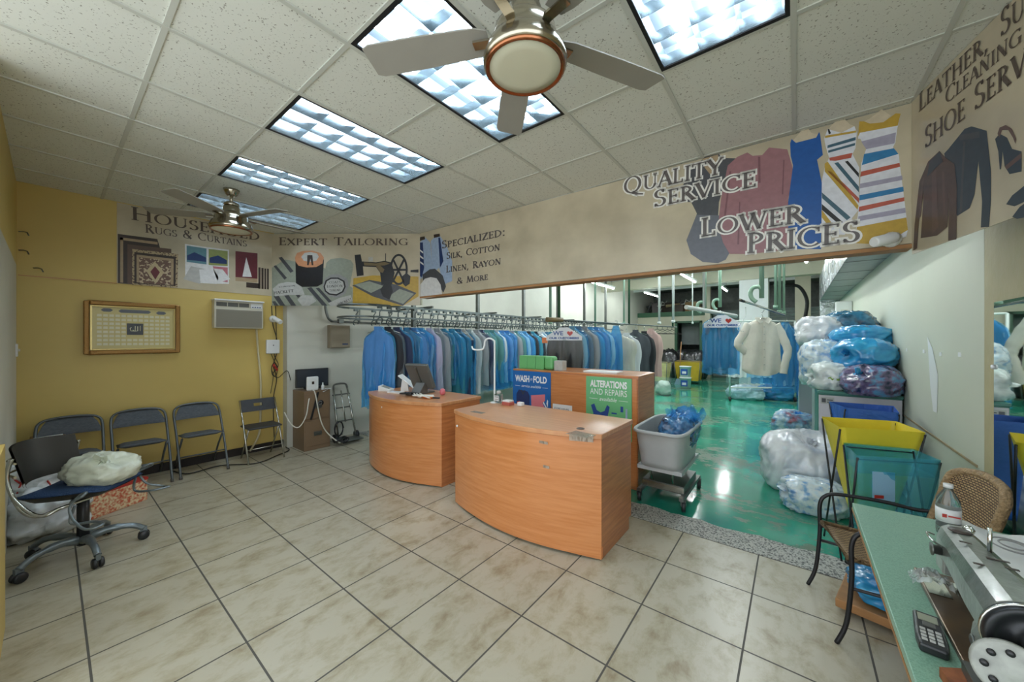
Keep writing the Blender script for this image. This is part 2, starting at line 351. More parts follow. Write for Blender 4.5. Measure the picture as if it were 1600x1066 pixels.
def ring(c, rx, ry, w, n=28):
    q = []
    for i in range(n):
        a, b_ = 2*PI*i/n, 2*PI*(i+1)/n
        q.append([(c[0]+(rx-w)*math.cos(a), c[1]+(ry-w)*math.sin(a)), (c[0]+rx*math.cos(a), c[1]+ry*math.sin(a)), (c[0]+rx*math.cos(b_), c[1]+ry*math.sin(b_)), (c[0]+(rx-w)*math.cos(b_), c[1]+(ry-w)*math.sin(b_))])
    return q
# ================================================================ SETTING
CZ = 3.11
struct(B().box(-6.1, 2.2, -2.6, 3.19, -.12, 0), 'floor', 'floor_tile')
struct(B().box(-6.1, 2.2, 3.19, 19.6, -.12, 0), 'floor_green', 'green_epoxy')
random.seed(3)
far = [(x*.06-5.8, 3.475+.018*math.sin(x*.9)+random.uniform(-.012, .012)) for x in range(0, 112)]
struct(B().prism([(-5.8, 3.19), (.86, 3.19)]+[p for p in far if p[0] < .86][::-1], 0, .004), 'floor_threshold', 'terrazzo')
# suspended ceiling: panels and rails, with openings for the light troffers
GX = [-.005-.607*k for k in range(-3, 10)]; GY = [.35+.605*k for k in range(-5, 6)]
TROF = [(-.005, -.612), (-1.22, -1.826), (-2.433, -3.04), (-3.647, -4.254), (-4.861, -5.468)]
LY0, LY1 = .955, 2.165
def in_light(x0, x1, y0, y1):
    cx, cy = (x0+x1)/2, (y0+y1)/2
    return LY0 < cy < LY1 and any(b < cx < a for a, b in TROF)
SOF = lambda x: 3.29+(x+4.25)*.15/4.85
b = B(); xs = sorted(GX)+[]; xs = [-5.95]+[x for x in xs if x > -5.9]; ys = sorted(GY)+[3.5]
for i in range(len(xs)-1):
    for j in range(len(ys)-1):
        x0, x1, y0, y1 = xs[i], xs[i+1], ys[j], ys[j+1]
        if in_light(x0, x1, y0, y1): continue
        if i == 0 and j == 5:   # one panel has slipped and shows a dark gap
            b.add([(x0, y0, CZ), (x1, y0, CZ), (x1, y1, CZ), (x0, y1, CZ), ], [(0, 1, 2, 3)])
            continue
        b.box(x0+.008, x1-.008, y0+.008, y1-.008, CZ, CZ+.015)
struct(b, 'ceiling', 'ceiling_tile')
struct(B().box(-6.2, 2.2, -2.7, 3.4, 3.45, 3.5), 'light_block_lid', 'dark')  # unseen lid added over the ceiling to keep world light out of the gaps
b = B()
for x in xs[1:]: b.box(x-.012, x+.012, -2.6, 3.42, CZ-.008, CZ+.002)
for y in ys[:-1]:
    for i in range(len(xs)-1):
        if LY0 < y < LY1-.01 and any(q < (xs[i]+xs[i+1])/2 < p for p, q in TROF): continue
        b.box(xs[i], xs[i+1], y-.012, y+.012, CZ-.006, CZ+.002)
struct(b, 'trim_1', 'ceiling_rail')
# walls of the shop front room
struct(B().box(-6.1, -5.95, -.35, 2.12, 0, 3.45), 'wall_left', 'yellow_paint')
struct(B().box(-5.945, -5.94, -.19, .46, 2.196, 2.202), 'trim_2', 'counter_wood_end')
struct(B().box(-5.95, -5.935, -.19, 2.12, 0, .1), 'baseboard_left', 'black_trim')
struct(B().box(-6.1, -3.4, -.4, -.2, 2.3, CZ), 'wall_near', 'yellow_paint')
struct(B().box(-5.95, -3.4, -.36, -.2, 0, 2.3), 'door_1', 'white_paint')
struct(B().box(-3.4, -2.6, -.5, -.15, 0, 1.0), 'wall_low', 'yellow_paint')
struct(B().box(-6.1, -5.8, 2.12, 19.6, 0, 4.1), 'wall_white', 'white_paint')
struct(B().box(0, 2.146, .02, .12, 2.08, CZ+.02), 'wall_corner', 'cream_paint', loc=(-5.95, 1.98, 0), rz=math.atan2(1.31, 1.70))
struct(B().box(0, 4.852, .012, .12, 2.19, 4.0), 'wall_soffit', 'cream_paint', loc=(-4.25, 3.29, 0), rz=math.atan2(.15, 4.85))
struct(B().box(0, 4.852, -.012, .13, 2.165, 2.19), 'trim_3', 'timber_edge', loc=(-4.25, 3.29, 0), rz=math.atan2(.15, 4.85))
DX, DY = .2371, -.9715           # direction of the slanting mirror wall
def dg(t, off=0): return (.87+DX*t+.9715*off, 3.36+DY*t+.2371*off)
struct(B().box(.871, 1.02, .6, 3.36, 0, CZ+.02), 'wall_mirror', 'beige_paint')
struct(B().box(.87, 1.0, 3.36, 19.6, 0, 4.1), 'wall_right', 'pale_paint')
mat('seam_brown', (164, 146, 112), .7, var=.3, vscale=12)
struct(B().box(.864, .87, 3.45, 6.4, .797, .811), 'trim_4', 'seam_brown')
# back shop
struct(B().box(-6.1, 1, 3.4, 19.6, 3.95, 4.1), 'ceiling_deck', 'deck')
b = B()
for k in range(9):
    y = 4.4+k*1.5; b.box(-5.8, .87, y, y+.07, 3.72, 3.95)
    for x in range(14): b.tube([(-5.6+x*.46, y+.03, 3.72+.2*(x % 2)), (-5.14+x*.46, y+.03, 3.92-.2*(x % 2))], .012, 5)
struct(b, 'ceiling_joists', 'bright_white')
struct(B().box(-5.8, .87, 12.9, 13.2, 3.38, 3.72), 'beam', 'cream_paint')
for q in ((-5.8, -4.15, 17, 17.15, 0, 2.6), (-3.1, -2.75, 17, 17.15, 0, 2.6), (-4.15, -3.1, 17, 17.15, 2.36, 2.6), (-2.95, -2.75, 16.8, 17, 0, 3.9)): struct(B().box(*q), 'wall_back', 'cream_paint')
mat('green_paint', (52, 92, 66), .5); mat('shutter_grey', (136, 146, 144), .5, var=.1)
struct(B().box(-5.8, -2.75, 16.95, 19.5, 2.6, 2.8), 'mezzanine_slab', 'green_paint')
struct(B().box(-5.8, .9, 19.4, 19.6, 0, 4.1), 'wall_far', 'dull_steel')
struct(B().box(-4.17, -4.07, 16.94, 17.16, 0, 2.36).box(-3.18, -3.08, 16.94, 17.16, 0, 2.36).box(-4.17, -3.08, 16.94, 17.16, 2.3, 2.38), 'door_2', 'green_paint')
b = B()
for k in range(28): b.prism([(17.5, k*.1), (17.47, k*.1+.05), (17.5, k*.1+.1), (17.56, k*.1+.1), (17.56, k*.1)], -2.75, .87, 'x')
struct(b, 'door_3', 'shutter_grey')
struct(B().box(-4.1, -3.15, 17.9, 17.95, 1.35, 2.36), 'door_4', 'shutter_grey')
struct(B().box(-1.34, -.62, 13, 13.7, 0, 3.95), 'column', 'bright_white')
struct(B().box(.0, .42, 15.6, 16, 0, 3.9), 'pillar', 'cream_paint')
# ================================================================ PRINTED BANNERS
def board(name, label, x0, y0, z0, ex, L, h, m, cat='banner', th=.006, off=0.0):
    ex = Vector((ex[0], ex[1], 0)).normalized(); up = Vector((0, 0, 1)); n = ex.cross(up)
    mt = Matrix((ex, up, n)).transposed().to_4x4(); mt.translation = Vector((x0, y0, z0))+n*(th+off)
    b = B(); b.box(0, L, 0, h, -th, 0); o = b.build(name, m, mtx=mt); tag(o, label, cat); return o
ZP = .0012
for n_, c_ in dict(p_brown=(92, 72, 60), p_dkbrown=(58, 46, 40), p_tan=(170, 148, 116), p_sand=(196, 178, 140), p_maroon=(104, 42, 50), p_white=(226, 226, 224), p_pink=(196, 120, 130),
                   p_photo_blue=(96, 140, 150), p_photo_green=(150, 160, 96), p_navy=(38, 60, 108), p_lblue=(160, 180, 206), p_black=(34, 34, 36), p_charcoal=(78, 80, 84), p_slate=(104, 108, 116),
                   p_plum=(156, 112, 116), p_plum_dk=(126, 86, 92), p_blue=(28, 88, 160), p_gold=(190, 156, 60), p_rust=(186, 92, 74), p_teal=(66, 100, 116), p_stripe_white=(222, 224, 230), p_azure=(52, 126, 176),
                   p_lilac=(164, 160, 178), p_grey=(150, 150, 148), p_lgrey=(186, 186, 180), p_ltgreen=(150, 156, 140), p_bronze=(120, 104, 72), p_orange=(200, 140, 100), p_leather=(92, 76, 70), p_leather_hi=(104, 84, 78), p_inkblue=(60, 72, 80), p_skin=(206, 192, 164), p_denim=(96, 128, 176)).items():
    mat(n_, c_, .38, var=.12, vscale=25)
# --- household banner on the yellow wall
H_ = board('household_banner', 'beige banner reading HOUSEHOLD on the yellow wall, with printed rugs and pillows', -5.95, .46, 2.2, (0, 1), 1.515, .9, 'banner_cloth')
flat('lettering', 'ink_brown', H_, ZP*3, fn=lambda b: (word(b, 'Household', *[(0.111,0.737),(1.358,0.762)], .15), word(b, 'Rugs & Curtains', *[(0.223,0.615),(1.210,0.650)], .1)))
rg = flat('printed_rugs', 'p_dkbrown', H_, ZP, [[(0.007,0.550),(0.324,0.562),(0.350,0.450),(0.350,0.000),(0.007,0.002)]])
flat('rug_border', 'p_tan', rg, ZP*1.3, [[(0.025,0.516),(0.048,0.516),(0.048,0.011),(0.025,0.011)], [(0.025,0.516),(0.327,0.527),(0.327,0.496),(0.025,0.487)]])
flat('rug_face', 'p_brown', rg, ZP*1.5, [[(0.081,0.450),(0.446,0.469),(0.446,0.011),(0.081,0.001)]])
speckle('p_rugborder', (176, 158, 124), (84, 66, 56), 55, .42, .45)
flat('rug_face', 'p_rugborder', rg, ZP*1.8, [[(0.118,0.404),(0.508,0.418),(0.502,0.005),(0.118,-0.004)]])
flat('rug_face', 'p_dkbrown', rg, ZP*2.1, [[(0.135,0.373),(0.487,0.382),(0.483,0.024),(0.135,0.013)]])
flat('rug_face', 'p_tan', rg, ZP*2.4, [[(0.153,0.346),(0.467,0.352),(0.465,0.037),(0.153,0.029)]])
speckle('p_rug', (112, 88, 76), (196, 178, 148), 38, .44, .46)
flat('rug_face', 'p_rug', rg, ZP*2.7, [[(0.173,0.320),(0.444,0.322),(0.442,0.029),(0.173,0.022)]])
flat('rug_medallion', 'p_sand', rg, ZP*3.0, [[(0.302,0.293),(0.383,0.177),(0.309,0.029),(0.230,0.170)]])
flat('rug_medallion', 'p_maroon', rg, ZP*3.3, [[(0.304,0.237),(0.346,0.172),(0.307,0.079),(0.265,0.165)]])
pp = flat('printed_pillows', 'p_white', H_, ZP, [[(0.570,0.557),(0.791,0.559),(0.791,0.093),(0.574,0.120)], [(0.791,0.559),(1.012,0.569),(1.012,0.114),(0.791,0.093)]])
flat('bed_photo', 'p_photo_blue', pp, ZP*1.5, [[(0.586,0.539),(0.778,0.540),(0.778,0.335),(0.586,0.336)]])
flat('bed_photo', 'p_photo_green', pp, ZP*1.5, [[(0.800,0.539),(0.998,0.549),(0.998,0.348),(0.800,0.333)]])
flat('bed_photo', 'p_navy', pp, ZP*1.8, [[(0.590,0.417),(0.660,0.470),(0.774,0.423),(0.774,0.368),(0.590,0.363)], [(0.809,0.429),(0.897,0.473),(0.989,0.427),(0.989,0.375),(0.809,0.362)]])
flat('bed_photo', 'p_pink', pp, ZP*1.8, [[(0.842,0.323),(0.998,0.331),(0.998,0.135),(0.897,0.140)]])
flat('pillow_print', 'p_lgrey', pp, ZP*2.2, [[(0.554,0.117),(0.627,0.289),(0.757,0.276),(0.714,0.078)]])
flat('pillow_print', 'p_white', pp, ZP*2.5, [[(0.706,0.258),(0.842,0.295),(0.902,0.191),(0.880,0.098),(0.719,0.089)], [(0.842,0.295),(0.943,0.297),(1.026,0.179),(0.897,0.117)]])
cp = flat('printed_curtains', 'p_maroon', H_, ZP, [[(1.083,0.566),(1.337,0.584),(1.337,0.172),(1.083,0.164)]])
flat('window_print', 'p_white', cp, ZP*1.5, [[(1.205,0.506),(1.270,0.242),(1.161,0.233)]])
flat('window_print', 'p_tan', cp, ZP*1.5, [[(1.083,0.216),(1.337,0.226),(1.337,0.172),(1.083,0.164)]])
flat('radiator_print', 'p_dkbrown', cp, ZP*1.8, [[(1.347,0.389),(1.373,0.390),(1.373,0.088),(1.347,0.088)], [(1.384,0.385),(1.410,0.387),(1.410,0.089),(1.384,0.089)], [(1.421,0.385),(1.442,0.385),(1.442,0.089),(1.421,0.090)], [(1.453,0.387),(1.475,0.387),(1.475,0.090),(1.453,0.091)], [(1.205,0.161),(1.358,0.162),(1.358,0.095),(1.205,0.090)]])
# --- expert tailoring banner across the corner
X_ = board('tailoring_banner', 'banner reading EXPERT TAILORING across the corner, with printed thread spools and old sewing machine', -5.95, 1.98, 2.065, (1.7, 1.31), 2.146, 1.03, 'banner_cloth')
flat('lettering', 'ink_brown', X_, ZP*3, fn=lambda b: word(b, 'Expert Tailoring', *[(0.103,0.868),(1.966,0.865)], .115, .85))
fb = flat('printed_fabric', 'p_ltgreen', X_, ZP, [[(0.000,0.543),(0.195,0.664),(0.756,0.542),(1.169,0.251),(1.169,-0.004),(0.000,-0.003)]])
flat('fabric_stripes', 'p_charcoal', fb, ZP*1.3, [[(0.098,0.689),(0.147,0.701),(0.317,0.494),(0.269,0.470)], [(0.025,0.568),(0.061,0.580),(0.220,0.397),(0.183,0.373)], [(0.025,0.131),(0.098,0.143),(0.195,-0.003),(0.122,-0.003)], [(0.171,0.155),(0.232,0.167),(0.354,-0.003),(0.281,-0.003)], [(0.317,0.203),(0.366,0.215),(0.415,0.130),(0.378,0.106)], [(0.512,0.251),(0.573,0.264),(0.804,-0.003),(0.731,-0.003)], [(0.634,0.251),(0.683,0.256),(0.926,-0.004),(0.865,-0.004)], [(0.005,0.058),(0.049,0.063),(0.098,-0.003),(0.039,-0.003)]])
flat('fabric_label', 'p_lgrey', fb, ZP*1.6, [[(0.013,0.240),(0.098,0.313),(0.220,0.339),(0.415,0.324),(0.476,0.154),(0.244,0.150),(0.049,0.131)], [(0.371,0.082),(0.439,0.150),(0.590,0.142),(0.646,0.062),(0.537,-0.006),(0.439,-0.006)], [(0.817,0.033),(0.975,0.106),(1.145,0.149),(1.169,0.069),(0.975,-0.006),(0.853,-0.006)]])
flat('label_lettering', 'p_black', fb, ZP*2.2, fn=lambda b: (word(b, 'HACKETT', *[(0.034,0.160),(0.317,0.193)], .04), word(b, 'HACKETT', *[(0.965,-0.001),(1.164,0.076)], .035), word(b, 'LONDON', *[(0.103,0.257),(0.342,0.276)], .018)))
sp = flat('printed_spool', 'p_black', X_, ZP*2.5, [[(0.342,0.688),(0.756,0.663),(0.736,0.312),(0.658,0.271),(0.439,0.266),(0.351,0.320)]])
flat('spool_top', 'p_orange', sp, ZP*2.8, [[(0.337,0.688),(0.366,0.756),(0.451,0.785),(0.585,0.790),(0.707,0.756),(0.756,0.688),(0.736,0.603),(0.646,0.554),(0.512,0.547),(0.390,0.572),(0.347,0.628)]])
flat('spool_top', 'p_lgrey', sp, ZP*3.1, [[(0.427,0.700),(0.476,0.756),(0.561,0.770),(0.658,0.748),(0.683,0.700),(0.646,0.644),(0.549,0.627),(0.464,0.644)]])
flat('spool_top', 'p_dkbrown', sp, ZP*3.4, [[(0.517,0.724),(0.590,0.724),(0.605,0.579),(0.580,0.579),(0.561,0.676),(0.537,0.579),(0.512,0.579)]])
sg = flat('printed_spool', 'p_ltgreen', X_, ZP*2.5, [[(0.792,0.615),(0.853,0.668),(0.999,0.687),(1.145,0.651),(1.184,0.590),(1.169,0.493),(1.116,0.190),(0.975,0.118),(0.792,0.154),(0.731,0.300)]])
flat('spool_end', 'p_grey', sg, ZP*2.8, [[(0.736,0.275),(0.768,0.385),(0.853,0.445),(0.975,0.450),(1.096,0.384),(1.116,0.275),(1.072,0.178),(0.963,0.110),(0.829,0.130),(0.761,0.191)]])
flat('spool_end', 'p_black', sg, ZP*3.1, [[(0.751,0.271),(0.780,0.360),(0.853,0.401),(0.963,0.401),(1.053,0.353),(1.072,0.270),(1.036,0.190),(0.938,0.139),(0.829,0.154),(0.770,0.203)]])
flat('spool_end', 'p_lgrey', sg, ZP*3.4, [[(0.770,0.273),(0.800,0.348),(0.863,0.382),(0.955,0.382),(1.033,0.341),(1.050,0.270),(1.019,0.205),(0.936,0.161),(0.839,0.174),(0.787,0.212)]])
flat('spool_lettering', 'p_black', sg, ZP*3.8, fn=lambda b: (word(b, 'COATS', *[(0.834,0.312),(0.999,0.319)], .035), word(b, 'LONDON', *[(0.800,0.256),(1.028,0.265)], .035), word(b, 'THREAD', *[(0.834,0.198),(0.994,0.207)], .03)))
tb = flat('printed_table', 'p_gold', X_, ZP, [[(1.181,0.391),(1.461,0.432),(2.121,0.414),(2.121,0.129),(1.898,-0.007),(1.169,-0.006)]])
mc = flat('printed_sewing_machine', 'p_charcoal', X_, ZP*1.6, [[(1.164,0.287),(1.412,0.367),(1.801,0.299),(2.092,0.177),(1.898,-0.007),(1.461,0.129)]])
flat('machine_plate', 'p_ltgreen', mc, ZP*1.9, [[(1.194,0.299),(1.412,0.347),(1.631,0.274),(1.437,0.178)], [(1.655,0.105),(1.849,0.238),(2.058,0.165),(1.898,0.020)]])
flat('machine_body', 'p_black', mc, ZP*2.2, [[(1.199,0.726),(1.286,0.735),(1.305,0.633),(1.510,0.619),(1.631,0.643),(1.728,0.618),(1.777,0.468),(1.740,0.299),(1.587,0.299),(1.568,0.468),(1.510,0.551),(1.320,0.561),(1.330,0.432),(1.233,0.420),(1.218,0.542)]])
flat('machine_body', 'p_bronze', mc, ZP*2.5, [[(1.330,0.619),(1.510,0.604),(1.631,0.628),(1.709,0.599),(1.631,0.575),(1.510,0.570),(1.339,0.575)], [(1.510,0.565),(1.568,0.575),(1.631,0.517),(1.607,0.468),(1.568,0.478)]])
flat('machine_wheel', 'p_black', mc, ZP*2.8, fn=lambda b: [b[0].poly(q, ZP*2.8) for q in ring([(1.837,0.516)][0], .13, .225, .03)])
flat('machine_wheel', 'p_black', mc, ZP*3.0, [[(1.740,0.662),(1.765,0.674),(1.927,0.335),(1.905,0.318)], [(1.910,0.686),(1.932,0.662),(1.757,0.323),(1.740,0.347)], [(1.723,0.526),(1.951,0.526),(1.951,0.497),(1.723,0.497)], [(1.886,0.419),(1.947,0.468),(2.007,0.419),(1.995,0.310),(1.934,0.269),(1.886,0.323)], [(2.007,0.506),(2.121,0.516),(2.121,0.472),(2.007,0.477)], [(1.570,0.226),(1.631,0.311),(1.728,0.299),(1.752,0.202),(1.704,0.081),(1.607,0.129)], [(1.643,0.747),(1.653,0.747),(1.653,0.633),(1.643,0.633)]])
flat('machine_spool', 'p_lgrey', mc, ZP*2.8, [[(1.400,0.696),(1.461,0.696),(1.466,0.633),(1.400,0.633)]])
# --- long banner over the counter opening
Q_ = board('service_banner', 'long beige banner reading QUALITY SERVICE LOWER PRICES above the counters', -4.25, 3.29, 2.195, (4.85, .15), 4.852, .905, 'banner_cloth')
flat('lettering', 'ink_grey', Q_, ZP*4, fn=lambda b: (word(b, 'Specialized:', *[(0.459,0.617),(1.548,0.610)], .105, grow=.0015), word(b, 'Silk, Cotton', *[(0.551,0.463),(1.462,0.451)], .088, grow=.0015), word(b, 'Linen, Rayon', *[(0.544,0.282),(1.477,0.280)], .088, grow=.0015), word(b, '& More', *[(0.747,0.109),(1.275,0.115)], .08, grow=.0015)))
ts = flat('printed_shirts', 'p_lblue', Q_, ZP, [[(-0.010,0.774),(0.114,0.830),(0.221,0.737),(0.266,0.355),(0.005,0.240)], [(0.231,0.759),(0.300,0.799),(0.426,0.792),(0.551,0.639),(0.653,0.422),(0.653,0.158),(0.486,0.124),(0.402,0.362),(0.266,0.308)]])
flat('shirt_tie', 'p_navy', ts, ZP*1.4, [[(-0.002,0.773),(0.064,0.767),(0.093,0.398),(0.042,0.272),(-0.002,0.289)], [(0.386,0.780),(0.419,0.779),(0.486,0.444),(0.419,0.360)]])
flat('shirt_tie', 'p_white', ts, ZP*1.7, [[(0.001,0.675),(0.071,0.629),(0.071,0.605),(0.001,0.651)], [(0.001,0.591),(0.075,0.545),(0.075,0.521),(0.001,0.566)], [(0.005,0.505),(0.078,0.460),(0.078,0.436),(0.005,0.481)]])
flat('hanger_print', 'p_dkbrown', ts, ZP*1.4, [[(-0.010,0.851),(0.100,0.847),(0.114,0.802),(-0.010,0.798)], [(0.290,0.838),(0.413,0.831),(0.419,0.789),(0.297,0.790)]])
flat('jacket_print', 'p_charcoal', ts, ZP*2, [[(0.056,0.307),(0.214,0.365),(0.318,0.360),(0.472,0.251),(0.538,0.096),(0.486,0.014),(0.352,0.182),(0.071,0.209)]])
flat('shirt_print', 'p_white', ts, ZP*2.4, [[(0.009,-0.002),(0.009,0.167),(0.107,0.242),(0.231,0.253),(0.352,0.224),(0.433,0.129),(0.466,-0.026),(0.009,-0.041)]])
# clothes beside QUALITY SERVICE
dk = flat('printed_suit', 'p_charcoal', Q_, ZP, [[(3.474,0.574),(3.459,0.611),(3.513,0.815),(3.632,0.896),(3.653,0.914),(3.759,0.906),(3.780,0.868),(3.887,0.833),(3.834,0.774),(3.759,0.510),(3.752,0.400),(3.834,0.087),(3.807,0.029),(3.752,0.007),(3.639,0.031),(3.550,0.112),(3.513,0.233),(3.595,0.449),(3.550,0.557)]])
flat('suit_skirt', 'p_slate', dk, ZP*1.4, [[(3.592,0.440),(3.780,0.395),(3.837,0.087),(3.807,0.029),(3.752,0.007),(3.639,0.031),(3.547,0.112),(3.513,0.237)]])
flat('suit_shirt', 'p_tan', dk, ZP*1.4, [[(3.636,0.903),(3.752,0.905),(3.759,0.858),(3.710,0.729),(3.653,0.825)]])
pl = flat('printed_blouse', 'p_plum', Q_, ZP*1.8, [[(3.752,0.321),(3.774,0.538),(3.821,0.793),(3.887,0.844),(3.955,0.859),(3.990,0.821),(4.052,0.809),(4.095,0.854),(4.207,0.805),(4.235,0.675),(4.246,0.586),(4.212,0.437),(4.212,0.062),(4.137,0.051),(3.965,0.053),(3.834,0.072),(3.787,0.173)]])
flat('blouse_fold', 'p_plum_dk', pl, ZP*2.1, [[(4.025,0.804),(4.040,0.800),(4.042,0.596),(4.028,0.599)], [(3.834,0.743),(3.845,0.740),(3.807,0.374),(3.793,0.376)], [(3.900,0.478),(3.908,0.476),(3.900,0.139),(3.887,0.142)], [(4.183,0.733),(4.190,0.731),(4.183,0.472),(4.174,0.475)]])
flat('dress_form', 'p_skin', Q_, ZP, [[(4.235,0.855),(4.274,0.899),(4.302,0.932),(4.324,0.934),(4.346,0.882),(4.383,0.858),(4.373,0.831),(4.252,0.839)], [(4.436,0.872),(4.467,0.909),(4.497,0.925),(4.527,0.914),(4.552,0.872),(4.576,0.850),(4.507,0.827)], [(4.624,0.866),(4.652,0.876),(4.690,0.901),(4.708,0.920),(4.726,0.894),(4.753,0.858),(4.717,0.820),(4.652,0.843)]])
flat('printed_dress', 'p_blue', Q_, ZP*2.2, [[(4.224,0.844),(4.232,0.874),(4.258,0.837),(4.373,0.838),(4.390,0.874),(4.394,0.858),(4.410,0.701),(4.378,0.676),(4.404,0.503),(4.400,0.027),(4.212,0.055),(4.212,0.408),(4.241,0.674),(4.227,0.749)]])
d2 = flat('printed_dress', 'p_stripe_white', Q_, ZP*1.8, [[(4.417,0.816),(4.436,0.879),(4.507,0.827),(4.576,0.850),(4.588,0.800),(4.581,0.696),(4.566,0.661),(4.600,0.558),(4.597,0.268),(4.566,0.222),(4.527,0.109),(4.404,0.130),(4.402,0.503),(4.420,0.609),(4.444,0.670),(4.425,0.759)]])
flat('dress_stripe', 'p_gold', d2, ZP*2.2, [[(4.423,0.835),(4.584,0.817),(4.585,0.803),(4.421,0.819)], [(4.420,0.636),(4.436,0.646),(4.597,0.295),(4.591,0.270),(4.420,0.581)], [(4.404,0.309),(4.467,0.187),(4.436,0.193),(4.404,0.254)]])
flat('dress_stripe', 'p_teal', d2, ZP*2.2, [[(4.436,0.762),(4.582,0.773),(4.582,0.751),(4.434,0.742)], [(4.438,0.724),(4.580,0.733),(4.578,0.716),(4.440,0.707)], [(4.472,0.624),(4.492,0.626),(4.598,0.427),(4.598,0.387)], [(4.404,0.434),(4.557,0.224),(4.537,0.208),(4.406,0.392)]])
flat('dress_stripe', 'p_rust', d2, ZP*2.2, [[(4.444,0.670),(4.566,0.669),(4.559,0.636),(4.477,0.639),(4.448,0.650)], [(4.436,0.577),(4.456,0.571),(4.599,0.347),(4.599,0.314)]])
flat('dress_stripe', 'p_black', d2, ZP*2.2, [[(4.436,0.876),(4.444,0.876),(4.454,0.842),(4.442,0.838)], [(4.527,0.619),(4.542,0.621),(4.598,0.519),(4.598,0.490)], [(4.404,0.351),(4.517,0.198),(4.492,0.193),(4.404,0.309)]])
d3 = flat('printed_dress', 'p_stripe_white', Q_, ZP*1.5, [[(4.594,0.758),(4.600,0.875),(4.624,0.866),(4.652,0.840),(4.717,0.827),(4.775,0.865),(4.797,0.855),(4.780,0.748),(4.773,0.674),(4.762,0.646),(4.788,0.593),(4.830,0.094),(4.823,0.046),(4.717,0.012),(4.576,0.041),(4.596,0.269),(4.610,0.582),(4.634,0.673),(4.605,0.754)]])
flat('dress_stripe', 'p_gold', d3, ZP*1.9, [[(4.594,0.771),(4.600,0.875),(4.624,0.866),(4.652,0.840),(4.717,0.827),(4.775,0.865),(4.797,0.855),(4.784,0.781),(4.603,0.795)], [(4.588,0.151),(4.823,0.170),(4.830,0.088),(4.717,0.012),(4.576,0.041)]])
flat('dress_stripe', 'p_lilac', d3, ZP*1.9, [[(4.610,0.733),(4.776,0.739),(4.769,0.669),(4.634,0.673)], [(4.603,0.445),(4.804,0.448),(4.806,0.419),(4.601,0.413)], [(4.596,0.223),(4.818,0.234),(4.820,0.202),(4.594,0.190)]])
flat('dress_stripe', 'p_azure', d3, ZP*1.9, [[(4.624,0.643),(4.766,0.638),(4.787,0.594),(4.613,0.570)], [(4.601,0.367),(4.809,0.374),(4.811,0.342),(4.600,0.331)]])
flat('dress_stripe', 'p_rust', d3, ZP*1.9, [[(4.609,0.527),(4.792,0.534),(4.795,0.508),(4.605,0.493)], [(4.599,0.288),(4.813,0.304),(4.814,0.279),(4.597,0.255)]])
def quality(b, g=0):
    z = 0
    word(b, 'Quality', *[(2.967,0.758),(3.780,0.739)], .155, .85, grow=g); word(b, 'Service', *[(3.241,0.578),(4.009,0.574)], .15, .85, grow=g)
    word(b, 'Lower', *[(3.627,0.244),(4.302,0.239)], .155, .85, grow=g); word(b, 'Prices', *[(3.952,0.058),(4.600,0.050)], .16, .9, grow=g)
flat('lettering_glow', 'ink_white', Q_, ZP*3.4, fn=lambda b: quality(b, .013))
flat('lettering', 'ink_grey', Q_, ZP*4.2, fn=lambda b: quality(b))
# --- leather banner on the slanting wall
L_ = board('leather_banner', 'slanting banner reading LEATHER and SHOE SERVICE with printed leather jackets', .6, 3.425, 2.12, (DX, DY), 1.1, .985, 'banner_cloth')
flat('lettering', 'ink_brown', L_, ZP*3, fn=lambda b: (word(b, 'Leather,', *[(0.078,0.871),(0.634,0.863)], .115), word(b, 'Su', *[(0.701,0.863),(0.827,0.862)], .125), word(b, 'Cleaning', *[(0.323,0.773),(0.812,0.760)], .09), word(b, 'Shoe Serv', *[(0.138,0.615),(0.839,0.612)], .13, .85)))
jk = flat('printed_jacket', 'p_inkblue', L_, ZP, [[(0.309,0.506),(0.344,0.515),(0.468,0.561),(0.517,0.548),(0.616,0.473),(0.643,0.262),(0.643,0.128),(0.631,-0.002),(0.579,0.010),(0.587,0.136),(0.563,0.346),(0.538,0.191),(0.504,0.132),(0.412,0.118)]])
flat('jacket_print', 'p_charcoal', jk, ZP*1.4, [[(0.428,0.548),(0.568,0.496),(0.571,0.462),(0.435,0.517)], [(0.459,0.500),(0.475,0.491),(0.450,0.130),(0.431,0.129)]])
jr = flat('printed_jacket', 'p_leather', L_, ZP*1.8, [[(0.018,0.020),(0.031,0.169),(0.083,0.437),(0.169,0.524),(0.270,0.539),(0.323,0.475),(0.393,0.409),(0.412,0.278),(0.409,-0.007),(0.344,0.003),(0.350,0.274),(0.338,0.082),(0.249,0.056),(0.096,0.080),(0.128,0.357),(0.078,0.187),(0.057,0.027)]])
flat('jacket_print', 'p_leather_hi', jr, ZP*2.2, [[(0.204,0.433),(0.244,0.446),(0.262,0.103),(0.204,0.075)], [(0.292,0.411),(0.313,0.402),(0.323,0.157),(0.304,0.148)], [(0.108,0.427),(0.133,0.448),(0.096,0.213),(0.078,0.219)]])
flat('jacket_print', 'p_inkblue', jr, ZP*2.5, [[(0.180,0.518),(0.275,0.531),(0.302,0.464),(0.226,0.451),(0.162,0.436)]])
sh = flat('printed_shoe', 'p_inkblue', L_, ZP, [[(0.667,0.407),(0.694,0.418),(0.736,0.378),(0.763,0.313),(0.812,0.279),(0.812,0.190),(0.749,0.205),(0.722,0.252),(0.711,0.327),(0.702,0.248),(0.694,0.250),(0.686,0.338)], [(0.730,0.074),(0.763,0.103),(0.827,0.123),(0.827,0.052),(0.776,0.049)], [(0.763,0.006),(0.802,0.038),(0.839,0.048),(0.839,-0.018),(0.789,-0.011)]])
